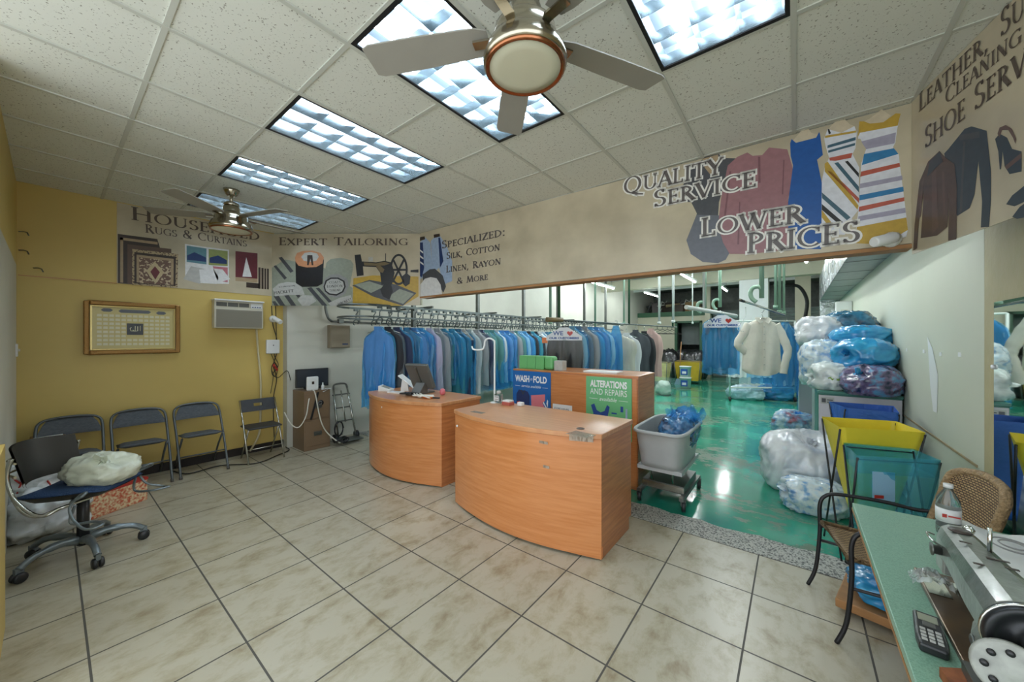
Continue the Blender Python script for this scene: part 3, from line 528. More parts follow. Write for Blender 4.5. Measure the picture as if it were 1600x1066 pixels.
flat('shoe_strap', 'p_leather_hi', sh, ZP*1.4, [[(0.682,0.424),(0.694,0.447),(0.729,0.440),(0.763,0.404),(0.786,0.347),(0.781,0.327),(0.768,0.362),(0.743,0.409),(0.708,0.428),(0.694,0.400)], [(0.722,0.252),(0.812,0.273),(0.812,0.251),(0.736,0.232)]])
# ================================================================ CEILING LIGHTS AND FANS
def troffer():
    t = thing('ceiling_light', '-', 'ceiling light', (0, 0, CZ), group='louvred ceiling lights')
    hx, hy = .297, .6; b = B()
    b.box(-hx, hx, -hy, hy, .115, .12)
    for s in (-1, 1): b.box(s*hx-.004, s*hx+.004, -hy, hy, 0, .12); b.box(-hx, hx, s*hy-.004, s*hy+.004, 0, .12)
    b.build('housing', 'troffer_white', t)
    b = B()
    for s in (-1, 1): b.box(s*(hx-.012)-.012, s*(hx-.012)+.012, -hy, hy, -.006, .0); b.box(-hx, hx, s*(hy-.012)-.012, s*(hy-.012)+.012, -.006, 0)
    b.build('frame', 'black_gap', t)
    b = B(); H0 = .055
    def blade(x0, y0, x1, y1):
        d = Vector((x1-x0, y1-y0, 0)).normalized(); n = Vector((-d.y, d.x, 0)); P = Vector((x0, y0, 0)); Q = Vector((x1, y1, 0)); up = Vector((0, 0, H0))
        b.add([P, Q, Q+n*.012+up, P+n*.012+up, Q-n*.012+up, P-n*.012+up], [(0, 1, 2, 3), (0, 1, 4, 5), (3, 2, 4, 5)])
    ix, iy = hx-.026, hy-.026
    for k in range(4): x = -ix+2*ix*k/3; blade(x, -iy, x, iy)
    for k in range(7): y = -iy+2*iy*k/6; blade(-ix, y, ix, y)
    b.build('louvre', 'louvre_metal', t)
    for k in range(3):
        x = -ix+2*ix*(k+.5)/3
        B().tube([(x, -.57, .085), (x, .57, .085)], .017, 10).build('fluorescent_tube', 'tube_light', t)
    return t
names = ['louvred ceiling light at the upper right, over the striped dress banner', 'large louvred ceiling light right beside the near ceiling fan',
         'louvred ceiling light between the two fans, nearer to the near fan', 'louvred ceiling light second from the yellow wall', 'louvred ceiling light nearest the yellow wall, behind the far fan']
t0 = troffer()
for k, (a, c) in enumerate(TROF):
    o = t0 if k == 0 else dup(t0)
    o.location = ((a+c)/2, (LY0+LY1)/2, CZ); o['label'] = names[k]
def fan(label, x, y, rad, zb, ang, top):
    t = thing('ceiling_fan', label, 'ceiling fan', (x, y, zb)); s = rad/.165
    B().lathe([(0, .0), (.10*s, -.004), (.142*s, .0), (.146*s, .012)], n=40).build('glass_lens', 'frosted_glass', t)
    B().lathe([(.143*s, 0), (.150*s, -.006), (.158*s, -.004), (.16*s, .01), (.155*s, .02)], n=40).build('lens_rim', 'copper_rim', t)
    B().lathe([(.155*s, .004), (.166*s, .012), (.168*s, .03), (.15*s, .075), (.128*s, .10), (.126*s, .125), (.122*s, .15), (.10*s, .172), (.075*s, .18), (.066*s, .2), (.066*s, .235), (.05*s, .25)], n=40).build('motor_housing', 'brushed_nickel', t)
    B().lathe([(.05*s, .25), (.058*s, .256), (.058*s, .275), (.045*s, .285), (.02, .3)], n=24).build('collar', 'brushed_nickel', t)
    B().tube([(0, 0, .28), (0, 0, top-.04)], .014, 10).build('downrod', 'brushed_nickel', t)
    B().lathe([(.03, top-.07), (.05, top-.05), (.065, top-.02), (.07, top)], n=24).build('canopy', 'brushed_nickel', t)
    for k in range(5):
        a = ang+k*2*PI/5; b = B(); d = Vector((math.cos(a), math.sin(a), 0)); n = Vector((-d.y, d.x, 0)); pts = []
        w = [(.15, .045), (.2, .06), (.45, .07), (.66, .072), (.69, .06)]
        up = [d*r_+n*q+Vector((0, 0, .135+.012*q/.07)) for r_, q in w]; lo = [d*r_-n*q+Vector((0, 0, .135-.012*q/.07)) for r_, q in w]
        vs = up+lo[::-1]; m_ = len(vs); b.add(vs+[v+Vector((0, 0, .006)) for v in vs], [list(range(m_))[::-1], list(range(m_, 2*m_))]+[(i, (i+1) % m_, m_+(i+1) % m_, m_+i) for i in range(m_)])
        bl = b.build('blade', 'fan_blade', t)
        bb = B(); bb.obox(d*.165+Vector((0, 0, .13)), d*.05, n*.02, (0, 0, .005)); bb.build('blade_bracket', 'brushed_nickel', bl)
    return t
fan('near brushed nickel ceiling fan with frosted light below', -.852, 1.174, .165, 2.655, R(62), CZ-2.655)
fan('far brushed nickel ceiling fan in front of the household banner', -4.56, 1.15, .185, 2.69, R(20), CZ-2.69)
# back shop strip lights
def strip(label, x, y0, y1, z, n=1):
    t = thing('strip_light', label, 'strip light', (x, (y0+y1)/2, z), group='strip lights of the back shop'); h = (y1-y0)/2
    B().prism([(-.04, 0), (.04, 0), (.055, .05), (-.055, .05)], -h, h, 'y').build('fixture_body', 'bright_white', t)
    B().tube([(0, -h+.02, -.012), (0, h-.02, -.012)], .016, 10).build('fluorescent_tube', 'strip_tube', t)
    B().tube([(0, -h*.8, .05), (0, -h*.8, 3.95-z)], .006, 5).build('hanging_rod', 'dull_steel', t); B().tube([(0, h*.8, .05), (0, h*.8, 3.95-z)], .006, 5).build('hanging_rod', 'dull_steel', t)
for a in [('strip light nearest the back shop\'s left wall', -4.8, 9.9, 11.7, 3.3), ('strip light beyond the left one, in front of the mezzanine', -4.3, 13.3, 14.9, 3.3), ('strip light left of the white column, just under the banner edge', -2.35, 10.05, 11.9, 3.3),
          ('short strip light in the dark bay left of the white column', -1.9, 13.3, 14.8, 3.3), ('strip light beside the foil duct, right of the white column', .2, 8.6, 10.4, 3.3),
          ('added strip light, out of view above the left garment conveyor', -3.6, 4.6, 6.6, 3.6), ('added strip light, out of view above the near green floor', -.6, 4.6, 6.6, 3.6), ('added strip light, out of view above the middle of the conveyor', -3.0, 7.4, 9.4, 3.7), ('added strip light, out of view above the green aisle', -1.0, 7.2, 9.2, 3.7)]: strip(*a)  # strips above the banner edge are added, unseen, to brighten the back shop
# ================================================================ WALL FITTINGS, LEFT SIDE
for n_, c_, r_ in [('gilt', (150, 112, 60), .35), ('gilt_light', (206, 184, 120), .3), ('gold_paper', (214, 200, 138), .35), ('pearl', (226, 220, 190), .35), ('plastic_white', (226, 228, 226), .35), ('plastic_ivory', (206, 202, 184), .4), ('grille', (150, 146, 132), .5), ('plastic_black', (34, 36, 38), .4), ('plastic_grey', (92, 92, 88), .4), ('cable_black', (30, 30, 30), .5), ('cable_white', (222, 220, 208), .5), ('cable_cream', (206, 196, 160), .5), ('red_plastic', (176, 52, 44), .4), ('cabinet_brown', (128, 106, 82), .4), ('box_tan', (140, 128, 108), .45), ('orange_plastic', (226, 120, 40), .4)]:
    mat(n_, c_, r_, metal=.6 if n_.startswith('gilt') else 0, bump=.3 if n_ == 'gilt' else 0, bscale=60)
t = thing('framed_picture', 'gilt framed panel of small raised gold plaques on the yellow wall', 'picture', (-5.95, .6, 1.7))
w, h = .38, .285
def frame_rect(b, w, h, t0, t1, x0, x1):
    for s in (-1, 1): b.box(x0, x1, s*w-(t0 if s > 0 else -t1), s*w+(t1 if s > 0 else -t0), -h-t1, h+t1) if False else None
    b.box(x0, x1, -w-t1, -w+t0, -h-t1, h+t1).box(x0, x1, w-t0, w+t1, -h-t1, h+t1).box(x0, x1, -w+t0, w-t0, h-t0, h+t1).box(x0, x1, -w+t0, w-t0, -h-t1, -h+t0)
    return b
bev(frame_rect(B(), w-.02, h-.02, .02, .022, 0, .045).build('frame', 'gilt', t), .01)
bev(frame_rect(B(), w-.05, h-.05, .008, .008, .01, .036).build('inner_frame', 'gilt_light', t), .004)
bk = B().box(.005, .02, -w+.03, w-.03, -h+.03, h-.03).build('backing', 'gold_paper', t)
for i in range(13):
    for j in range(8):
        if 5 <= i <= 7 and 2 <= j <= 5: continue
        y, z = -.27+i*.045, .135-j*.045
        B().prism([(y-.018, z-.012), (y+.018, z-.012), (y+.016, z+.014), (y-.016, z+.014)], .02, .025, 'x').build('plaque', 'pearl', bk) if (i*8+j) % 1 == 0 else None
for y0, y1, z in ((-.13, .13, .19), (-.26, -.17, .195), (.17, .26, .185)): B().prism([(y0, z), (y0+.02, z-.018), (y1-.02, z-.018), (y1, z), (y1-.02, z+.018), (y0+.02, z+.018)], .02, .024, 'x').build('title_plaque', 'p_slate', bk)
em = B().box(.02, .026, -.065, .065, -.075, .055).build('emblem', 'p_charcoal', bk)
b = B()
for p in ([(0, -.035, -.03), (0, -.04, 0), (0, -.03, .01)], [(0, -.035, -.03), (0, .0, -.032), (0, .02, -.028), (0, .02, .022)], [(0, .0, -.03), (0, .0, .026)], [(0, .04, -.03), (0, .04, .03)], [(0, -.02, -.02), (0, -.01, -.03)]): b.tube([(.027, q[1], q[2]) for q in p], .004, 5)
b.build('calligraphy', 'pearl', em)
t = thing('air_conditioner', 'ivory window air conditioner set high in the yellow wall', 'air conditioner', (-5.95, 1.56, 1.72))
bev(B().box(0, .13, -.27, .27, 0, .37).build('casing', 'plastic_ivory', t), .012)
b = B()
for k in range(15): b.box(.13, .138, -.25, .25, .025+k*.0145, .034+k*.0145)
b.box(.128, .132, -.252, .252, .015, .245); b.build('front_grille', 'grille', t)
b = B()
for k in range(3): b.box(.13, .136, -.25+k*.12, -.14+k*.12, .285, .335)
b.build('air_vent', 'plastic_grey', t)
cp = B().box(.13, .137, .12, .25, .275, .34).build('control_panel', 'plastic_white', t)
for k in range(4): B().box(.137, .141, .135+k*.028, .152+k*.028, .285, .297).build('button', 'p_navy', cp)
bev(B().box(0, .16, -.275, .275, .355, .375).build('top_lip', 'plastic_white', t), .006)
t = thing('junction_box', 'small white box on the yellow wall with cables hanging below', 'box', (-5.95, 1.98, 1.37))
bev(B().box(0, .05, -.085, .085, 0, .2).build('casing', 'plastic_white', t), .012); B().lathe([(.008, 0), (.008, .004)], (.05, 0, .12), 10, (1, 0, 0)).build('indicator', 'plastic_grey', t)
def camera_(label, loc, aim, roll=0):
    t = thing('security_camera', label, 'security camera', loc); a = Vector(aim).normalized()
    B().lathe([(.05, 0), (.05, .015), (.03, .035), (.02, .04)], (0, 0, 0), 18, roll).build('mount', 'plastic_white', t)
    r = Vector(roll); p = r*.07
    B().tube([r*.03, p], .014, 8).build('arm', 'plastic_white', t)
    b = B().lathe([(.03, -.02), (.034, 0), (.034, .12), (.028, .13)], p, 18, a).build('camera_body', 'plastic_white', t)
    B().lathe([(.026, .128), (.022, .118), (.0, .118)], p, 18, a).build('lens', 'plastic_black', b)
camera_('white bullet camera on the yellow wall above the junction box', (-5.95, 1.99, 1.87), (.75, .25, -.35), (1, 0, 0))
camera_('white bullet camera at the lower right end of the service banner', (.5, 3.425, 2.23), (-.72, -.55, -.22), (0, -1, 0))
def cable(label, pts, r, m, name='cable', grp=None): return tag(B().tube(bez(pts, 6), r, 6).build(name, m), label, 'cable', grp)
cable('cream pipe running down the yellow wall below the air conditioner', [(-5.93, 1.78, 1.72), (-5.93, 1.8, 1.4), (-5.93, 1.83, 1.0), (-5.93, 1.83, .6), (-5.9, 1.8, .25), (-5.85, 1.68, .05)], .013, 'cable_cream', 'drain_pipe')
cable('black cable from the tailoring banner down past the junction box', [(-5.94, 1.97, 2.06), (-5.94, 1.985, 1.8), (-5.935, 2.03, 1.6), (-5.94, 2.04, 1.4), (-5.93, 1.99, 1.2), (-5.93, 2.03, 1.0), (-5.93, 1.99, .7), (-5.93, 2.0, .12)], .006, 'cable_black')
cable('second black cable beside the first, looping by the yellow wall corner', [(-5.94, 2.02, 2.06), (-5.94, 2.03, 1.6), (-5.93, 2.0, 1.36), (-5.92, 2.05, 1.2), (-5.92, 1.98, 1.08), (-5.92, 2.05, 1.02), (-5.8, 2.12, 1.12), (-5.78, 2.16, .98)], .005, 'cable_black')
cable('thin cable coiled in loops under the junction box', [(-5.93, 1.96, 1.37)]+[(-5.92, 2.0+.04*math.cos(k*1.3), 1.14+.1*math.sin(k*1.3)) for k in range(14)]+[(-5.92, 1.95, .8)], .004, 'cable_black')
B_ = B()
for k in range(3): B_.obox((-5.92, 1.99+.02*k, 1.2-.03*k), (.01, 0, 0), (0, .012, 0), (0, 0, .02))
tag(B_.build('power_adapter', 'red_plastic'), 'little red connectors among the cables under the junction box', 'connector')
for k, (y, z) in enumerate([(-.185, 2.62), (-.185, 2.44), (-.1, 2.28)]):
    tag(B().tube([(-5.98+.05, y, z), (-5.9, y+.03, z), (-5.87, y+.05, z-.01), (-5.86, y+.06, z-.04)], .005, 6).build('wall_hook', 'dull_steel'), ['highest', 'middle', 'lowest'][k]+' of three small wire hooks at the yellow wall\'s left corner', 'hook')
t = thing('light_switch', 'white double switch plate on the white panel at far left', 'light switch', (-5.86, -.2, 1.47))
B().box(-.06, .06, 0, .012, -.06, .06).build('plate', 'plastic_white', t)
for s in (-1, 1): B().box(s*.025-.006, s*.025+.006, .012, .024, -.012, .012).build('toggle', 'plastic_ivory', t)
# ================================================================ FOLDING CHAIRS
def fabric(name, c, s=90):
    return mat(name, c, .85, var=.3, vscale=s, vstretch=(1, 1, 3))
fabric('charcoal_cloth', (92, 98, 104), 40)
mat('chair_frame', (96, 102, 104), .35, .4); mat('black_leatherette', (52, 54, 58), .5, var=.25, vscale=30)
def back_pad(b, w, z0, z1, x0, x1, th, rnd=.12, slot=None):
    n, m = 17, 9
    def P(u, v, s):
        y = (u*2-1)*w; zt = z1-rnd*(max(0, abs(u*2-1)-.55)/.45)**2.4; z = z0+(zt-z0)*v; f = (z-z0)/(z1-z0)
        e = min(1, 6*min(u, 1-u)+.15)*min(1, 6*min(v, 1-v)+.15)
        return (x0+(x1-x0)*f-.03*(1-(u*2-1)**2)+s*th*e, y, z)
    b.grid(lambda u, v: P(u, v, 1), n, m); b.grid(lambda u, v: P(u, v, -1), n, m)
def folding(label, loc, rz, grp):
    t = thing('folding_chair', label, 'chair', loc, rz, grp); W = .215
    main = bez([(.24, -W, .012), (.1, -W, .3), (-.03, -W, .52), (-.14, -W, .68), (-.17, -W*.9, .745), (-.185, -W*.6, .775), (-.19, 0, .785), (-.185, W*.6, .775), (-.17, W*.9, .745), (-.14, W, .68), (-.03, W, .52), (.1, W, .3), (.24, W, .012)], 5)
    B().tube(main, .012, 8).build('back_frame', 'chair_frame', t)
    for s in (-1, 1):
        B().tube([(.13, s*(W-.03), .43), (-.05, s*(W-.03), .26), (-.26, s*(W-.03), .012)], .011, 8).build('rear_leg', 'chair_frame', t)
        B().tube([(.245, s*W, .0), (.235, s*W, .03)], .016, 8).build('foot_cap', 'plastic_grey', t)
    b = B().tube([(.13, -W, .22), (.13, W, .22)], .008, 6).tube([(-.14, -W+.03, .15), (-.14, W-.03, .15)], .008, 6); b.build('stretcher', 'chair_frame', t)
    b = B(); back_pad(b, W-.012, .615, .775, -.09, -.18, .014); b.build('backrest', 'charcoal_cloth', t)
    b = B()
    def seat(u, v, s):
        x = -.17+.36*v; y = (u*2-1)*(W-.02)*(1-.1*(1-v)); e = min(1, 7*min(u, 1-u))*min(1, 7*min(v, 1-v)); return (x, y, .42+.035*v+s*.022*e)
    b.grid(lambda u, v: seat(u, v, 1), 13, 13); b.grid(lambda u, v: seat(u, v, -1), 13, 13); b.build('seat', 'charcoal_cloth', t)
    return t
folding('grey padded folding chair at the left, half hidden by the office chair', (-5.66, .13, 0), 0, 'grey folding chairs')
folding('middle one of the three grey padded folding chairs by the wall', (-5.66, .62, 0), 0, 'grey folding chairs')
folding('grey padded folding chair below the air conditioner, rightmost of three padded', (-5.66, 1.12, 0), 0, 'grey folding chairs')
t = thing('folding_chair', 'black folding chair with handle slot and silver legs beside the filing cabinet', 'chair', (-5.57, 1.73, 0)); W = .2
for s in (-1, 1):
    B().tube([(.2, s*W, 0), (.02, s*W, .42), (-.15, s*W, .77)], .011, 8).build('front_leg', 'steel', t); B().tube([(.1, s*(W-.03), .43), (-.2, s*(W-.03), 0)], .01, 8).build('rear_leg', 'steel', t)
B().tube([(.13, -W, .17), (.13, W, .17)], .007, 6).build('stretcher', 'steel', t)
b = B()
for z0, z1, y0, y1 in ((.62, .68, -W, W), (.72, .77, -W, W), (.68, .72, -W, -.05), (.68, .72, .05, W)):
    b.add([(-.09-(z0-.62)*.45, y0, z0), (-.09-(z0-.62)*.45, y1, z0), (-.09-(z1-.62)*.45, y1, z1), (-.09-(z1-.62)*.45, y0, z1)]+[(-.115-(z0-.62)*.45, y0, z0), (-.115-(z0-.62)*.45, y1, z0), (-.115-(z1-.62)*.45, y1, z1), (-.115-(z1-.62)*.45, y0, z1)], [(0, 1, 2, 3), (7, 6, 5, 4), (0, 4, 5, 1), (2, 6, 7, 3), (0, 3, 7, 4), (1, 5, 6, 2)])
b.build('backrest', 'black_leatherette', t)
bev(B().box(-.17, .16, -W+.01, W-.01, .42, .445).build('seat', 'black_leatherette', t), .01)
# ================================================================ OFFICE CHAIR
mat('shell_dark', (50, 48, 42), .45); mat('blue_mesh', (40, 70, 112), .8, bump=.8, bscale=140); mat('chair_silver', (118, 128, 132), .3, .5)
t = thing('office_chair', 'wire armed swivel chair with dark curved back and blue seat', 'office chair', (-4.09, .15, 0)); FA = math.atan2(.78, .62)
f = Vector((math.cos(FA), math.sin(FA), 0)); sd = Vector((-f.y, f.x, 0)); UPV = Vector((0, 0, 1))
def L(a, s_, z): return f*a+sd*s_+UPV*z
for k in range(5):
    a = R(-62+72*k); d = Vector((math.cos(a), math.sin(a), 0)); B().tube(bez([UPV*.12+d*.03, UPV*.145+d*.12, UPV*.13+d*.24, UPV*.085+d*.31], 5), [.03]*4+[.026]*4+[.02]*8, 10).build('base_arm', 'chair_silver', t)
    n = Vector((-d.y, d.x, 0)); cs = B()
    for s in (-1, 1): cs.lathe([(.0, 0), (.03, .002), (.034, .008), (.034, .018), (.028, .024), (.0, .024)], d*.31+n*(.004*s)+UPV*.034, 16, n*s)
    c_ = cs.build('caster', 'plastic_black', t); B().obox(d*.31+UPV*.075, d*.02, n*.012, UPV*.02).build('caster_fork', 'chair_silver', c_)
B().tube([(0, 0, .08), (0, 0, .46)], .032, 14).build('column', 'plastic_black', t)
b = B()
def seat_(u, v, s):
    a = -.25+.5*v; wd = .235*(1-.25*abs(2*v-1)**3); q = (u*2-1); e = min(1, 6*min(u, 1-u))*min(1, 6*min(v, 1-v)); z = .5+.02*v-.05*max(0, v-.8)*2+s*.024*e+.01*q*q; return L(a, q*wd, z)
b.grid(lambda u, v: seat_(u, v, 1), 17, 17); b.grid(lambda u, v: seat_(u, v, 0), 17, 17); b.build('seat_cushion', 'blue_mesh', t)
b = B(); b.grid(lambda u, v: seat_(u, v, 0)+UPV*-.004, 15, 15); b.grid(lambda u, v: seat_(u, v, -2.4), 15, 15); b.build('seat_pan', 'shell_dark', t)
b = B()
def shell(u, v, s):
    q = u*2-1; z = .58+.26*v; a = -.27-.06*v+.11*q*q+s*.008; return L(a, q*(.2+.02*v), z+.015*(1-q*q)*v)
b.grid(lambda u, v: shell(u, v, 1), 19, 9); b.grid(lambda u, v: shell(u, v, -1), 19, 9); b.build('backrest', 'shell_dark', t)
for s in (-1, 1):
    b = B()
    for off in (0, .028):
        b.tube(bez([L(-.2-off*.3, s*.235, .79), L(-.22, s*(.24), .68), L(-.19, s*.245, .55), L(-.13+off, s*.25, .44), L(-.05+off, s*.25, .405), L(.03, s*.2, .43), L(.12, s*.1, .45)], 6), .0105, 8)
    b.build('back_wire', 'steel', t)
    b = B(); c0 = L(.16, s*.3, .36)
    b.tube(bez([L(.02, s*.1, .46), L(.1, s*.22, .47), L(.16, s*.3, .5), L(.22, s*.32, .53), L(.23, s*.29, .55), L(.17, s*.26, .52), L(.15, s*.3, .46), L(.19, s*.32, .38), L(.28, s*.36, .335), L(.34, s*.32, .34), L(.26, s*.26, .34), L(.15, s*.27, .34), L(.13, s*.27, .38), L(.15, s*.26, .46)], 6), .0085, 8); b.build('arm_wire', 'chair_silver', t)
for z in (.66, .75): B().tube(bez([L(-.2, -.215, z), L(-.32, -.12, z), L(-.345, 0, z), L(-.32, .12, z), L(-.2, .215, z)], 6), .007, 8).build('back_rail', 'cable_cream', t)
B().obox((0, 0, .455), f*.1, sd*.08, UPV*.018).build('tilt_mechanism', 'plastic_black', t)
# ================================================================ BAGS
def lump(name, label, c, rx, ry, rz_, m, seed=0, amp=.16, knot=None, cat='bag', flatb=True, wr=.075, rot=0, group=None, nu=56, nv=36, sq=2.6, knotm=None):
    b = B(); off = Vector((seed*7.13, seed*3.7, seed*1.9)); kd = Vector(knot).normalized() if knot else None
    def P(u, v):
        a, p = u*2*PI, (v-.5)*PI*.9999
        d = Vector((math.cos(p)*math.cos(a), math.cos(p)*math.sin(a), math.sin(p)))
        k = (abs(d.x)**sq+abs(d.y)**sq+abs(d.z)**sq)**(-1/sq)
        r = k*(1+amp*noise.noise(d*1.6+off)+amp*.5*noise.noise(d*3.6+off)+wr*(1-2*abs(noise.noise(d*4.5+off*2)))+wr*.55*(1-2*abs(noise.noise(d*11+off))))
        if kd:
            q = max(0, d.dot(kd)); ang = math.atan2(d.cross(kd).dot(Vector((.3, .5, .8))), d.dot(Vector((.6, -.2, .1))-kd*Vector((.6, -.2, .1)).dot(kd)))
            r *= 1-.34*max(0, q-.86)/.14+.05*math.sin(ang*11+seed)*max(0, q-.3)
        x, y, z = d.x*r*rx, d.y*r*ry, d.z*r*rz_
        if flatb: z = max(z, -rz_*.8)
        cr, sr = math.cos(rot), math.sin(rot)
        return (x*cr-y*sr, x*sr+y*cr, z+(rz_*.8 if flatb else 0))
    b.grid(P, nu, nv, wrap=True)
    o = b.build(name, m, loc=c, fix=True); tag(o, label, cat, group)
    if kd:
        kb = B(); base = Vector((kd.x*rx*.72, kd.y*ry*.72, kd.z*rz_*.72+(rz_*.8 if flatb else 0))); random.seed(seed)
        for i in range(9):
            d2 = (kd+Vector((random.uniform(-.8, .8), random.uniform(-.8, .8), random.uniform(-.5, .9)))).normalized(); sidev = d2.orthogonal().normalized()*.03; L2 = random.uniform(.05, .11)
            kb.add([base-sidev*.3, base+sidev*.3, base+d2*L2*.6+sidev+Vector((0, 0, .01)), base+d2*L2, base+d2*L2*.6-sidev], [(0, 1, 2, 3, 4)])
        kb.build('tied_neck', knotm or m, o)
    return o
mat('bag_pale', (216, 222, 204), .25, bump=1, bscale=6, coat=.4, var=.12, vscale=5, crinkle=.06)
mat('bag_white', (220, 226, 228), .25, bump=1, bscale=6, coat=.4, var=.14, vscale=5, crinkle=.06)
lump('plastic_bag', 'pale green-white filled bag lying on the office chair seat', (-4.05, .235, .515), .2, .14, .115, 'bag_pale', 2, .14, (.5, -.1, .5), rot=.7)
lump('plastic_bag', 'translucent white bag slumped on the floor behind the office chair', (-4.9, -.02, 0), .28, .24, .2, 'bag_white', 4, .2)
o = lump('plastic_bag', 'white bag with red scribble stacked behind the office chair back', (-5.08, -.06, .3), .24, .2, .16, 'bag_white', 5, .15)
B().tube(bez([(.235, -.1, .05), (.25, -.06, .2), (.23, -.02, .25), (.245, .03, .15), (.25, .06, .06), (.24, -.04, .08), (.235, -.12, .18)], 6), .006, 6).build('red_print', 'red_plastic', o)
tag(bev(B().box(-.17, .17, -.1, .12, 0, .62).build('cardboard_box', mat('cardboard', (150, 122, 84), .8, var=.1), loc=(-5.74, -.02, 0))), 'brown cardboard box at the far left corner of the yellow wall', 'box')
tag(B().add([(-.15, -.08, .625), (.15, -.08, .625), (.15, .1, .63), (-.15, .1, .628)], [(0, 1, 2, 3)]).add([(.172, -.1, .55), (.172, .04, .55), (.172, .04, .625), (.172, -.1, .625)], [(0, 1, 2, 3)]).build('paper_sheet', 'plastic_white', loc=(-5.74, -.02, 0)), 'printed white paper lying over the cardboard box', 'paper')
mat('patterned_box', (196, 92, 60), .5, col2=(226, 210, 170), vscale=48, detail=1)
t = thing('gift_box', 'red and cream patterned carton on the floor behind the office chair', 'box', (-5.02, .36, 0), R(28))
bev(B().box(-.12, .12, -.22, .2, 0, .22).build('carton', 'patterned_box', t)); B().box(-.123, .123, -.223, .203, .2, .225).build('lid', 'red_plastic', t)
# ================================================================ FILING CABINET CORNER
t = thing('filing_cabinet', 'brown metal filing cabinet by the corner of the white wall', 'cabinet', (-5.59, 2.37, 0))
bev(B().box(-.2, .19, -.18, .18, 0, .84).build('body', 'cabinet_brown', t), .006)
for k in range(2):
    d = bev(B().box(.19, .2, -.165, .165, .06+k*.39, .42+k*.385).build('drawer', 'cabinet_brown', t), .004); B().box(.2, .215, -.05, .05, .22+k*.39, .235+k*.39).box(.2, .204, -.055, .055, .2+k*.39, .26+k*.39).build('drawer_handle', 'dull_steel', d)
lg = B().lathe([(.0, 0), (.04, 0), (.04, .003), (0, .003)], (.2, .04, .66), 24, (1, 0, 0)).build('round_sticker', 'p_black', t); B().tube([(.2045, .03+.024*math.cos(a*.35), .66+.024*math.sin(a*.35)) for a in range(18)], .002, 4).build('sticker_ring', 'p_lgrey', lg)
tag(B().obox((.211, -.05, .63), (.006, 0, 0), (0, .012, .0), (0, .05, .19)).build('black_strap', 'plastic_black', loc=(-5.59, 2.37, 0)), 'black strip leaning on the front of the filing cabinet', 'strip')
t = thing('television', 'small flat black television on the filing cabinet', 'television', (-5.66, 2.41, .84))
bev(B().box(-.02, .015, -.23, .23, .03, .3).build('screen_case', 'plastic_black', t), .006); B().box(.015, .017, -.215, .215, .045, .285).build('screen', mat('screen_dark', (58, 62, 68), .2), t); B().box(-.06, .05, -.1, -.06, 0, .04).box(-.06, .05, .06, .1, 0, .04).build('stand', 'plastic_black', t)
t = thing('wireless_router', 'rounded white router standing in front of the television', 'router', (-5.47, 2.33, .84))
bev(B().box(-.02, .02, -.08, .08, 0, .2).build('casing', 'plastic_white', t), .018, 4); B().box(.02, .022, -.016, .016, .09, .13).build('display', 'p_dkbrown', t)
t = thing('bottle', 'tiny white bottle beside the router on the filing cabinet', 'bottle', (-5.46, 2.47, .84)); B().lathe([(.02, 0), (.02, .06), (.008, .075)], n=14).build('body', 'plastic_white', t); B().lathe([(.01, .075), (.01, .1)], n=10).build('cap', 'plastic_white', t)
tag(B().grid(lambda u, v: (-.06+.14*u, -.06+.12*v, .003+.02*math.sin(u*5+v*4)*u-.05*max(0, u-.7)), 9, 7).build('paper_sheet', 'plastic_white', loc=(-5.46, 2.5, .842)), 'crumpled white paper on the filing cabinet\'s front corner', 'paper')
cable('white cable hanging in front of the filing cabinet down to the floor', [(-5.46, 2.33, .85), (-5.38, 2.33, .8), (-5.37, 2.37, .55), (-5.37, 2.42, .35), (-5.36, 2.5, .2), (-5.3, 2.6, .08), (-5.25, 2.62, .06)], .009, 'cable_white')
cable('white cable looping down at the left side of the filing cabinet', [(-5.46, 2.3, .85), (-5.38, 2.24, .7), (-5.37, 2.2, .5), (-5.4, 2.12, .36), (-5.5, 2.06, .4), (-5.65, 2.03, .55)], .008, 'cable_white')
t = thing('hand_truck', 'folding silver hand truck leaning on the white wall behind the filing cabinet', 'hand truck', (-5.6, 2.86, 0))
for s in (-1, 1): B().tube([(.1, s*.14, .06), (-.12, s*.11, .8)], .014, 8).build('side_rail', 'steel', t)
B().tube(bez([(-.12, -.11, .8), (-.135, -.08, .86), (-.135, .08, .86), (-.12, .11, .8)], 5), .014, 8).build('handle', 'plastic_grey', t)
for k, z in enumerate((.3, .5, .7)): B().tube([(.1-.22*(z-.06)/.74, -.14, z), (.1-.22*(z-.06)/.74, .14, z)], .01, 8).build('crossbar', 'plastic_grey', t)
B().tube([(.04, 0, .28), (-.1, 0, .76)], .01, 8).build('centre_rail', 'steel', t); bev(B().box(.06, .3, -.16, .16, .03, .045).build('toe_plate', 'dull_steel', t))
for s in (-1, 1): B().lathe([(0, -.02), (.06, -.02), (.06, .02), (0, .02)], (.06, s*.17, .06), 16, (0, 1, 0)).build('wheel', 'plastic_black', t)
random.seed(9)
cable('tangle of black cables on the floor beside the filing cabinet', [(-5.3+.07*math.cos(k*1.4), 2.66+.09*math.sin(k*1.1), .05+.06*abs(math.sin(k*.9))) for k in range(22)], .011, 'cable_black')
cable('upright loops of black cable leaning on the hand truck', [(-5.36+.02*math.sin(k), 2.66+.07*math.cos(k*1.2), .24+.11*math.sin(k*1.2)) for k in range(16)], .008, 'cable_black')
cable('dark cord along the floor under the folding chairs', [(-5.8, .9, .012), (-5.55, 1.0, .012), (-5.6, 1.3, .012), (-5.35, 1.6, .012), (-5.5, 1.9, .012), (-5.62, 2.08, .012), (-5.8, 2.1, .02)], .007, 'cable_black')
t = thing('electrical_box', 'tan metal electrical box on the white wall', 'electrical box', (-5.8, 2.85, 1.44))
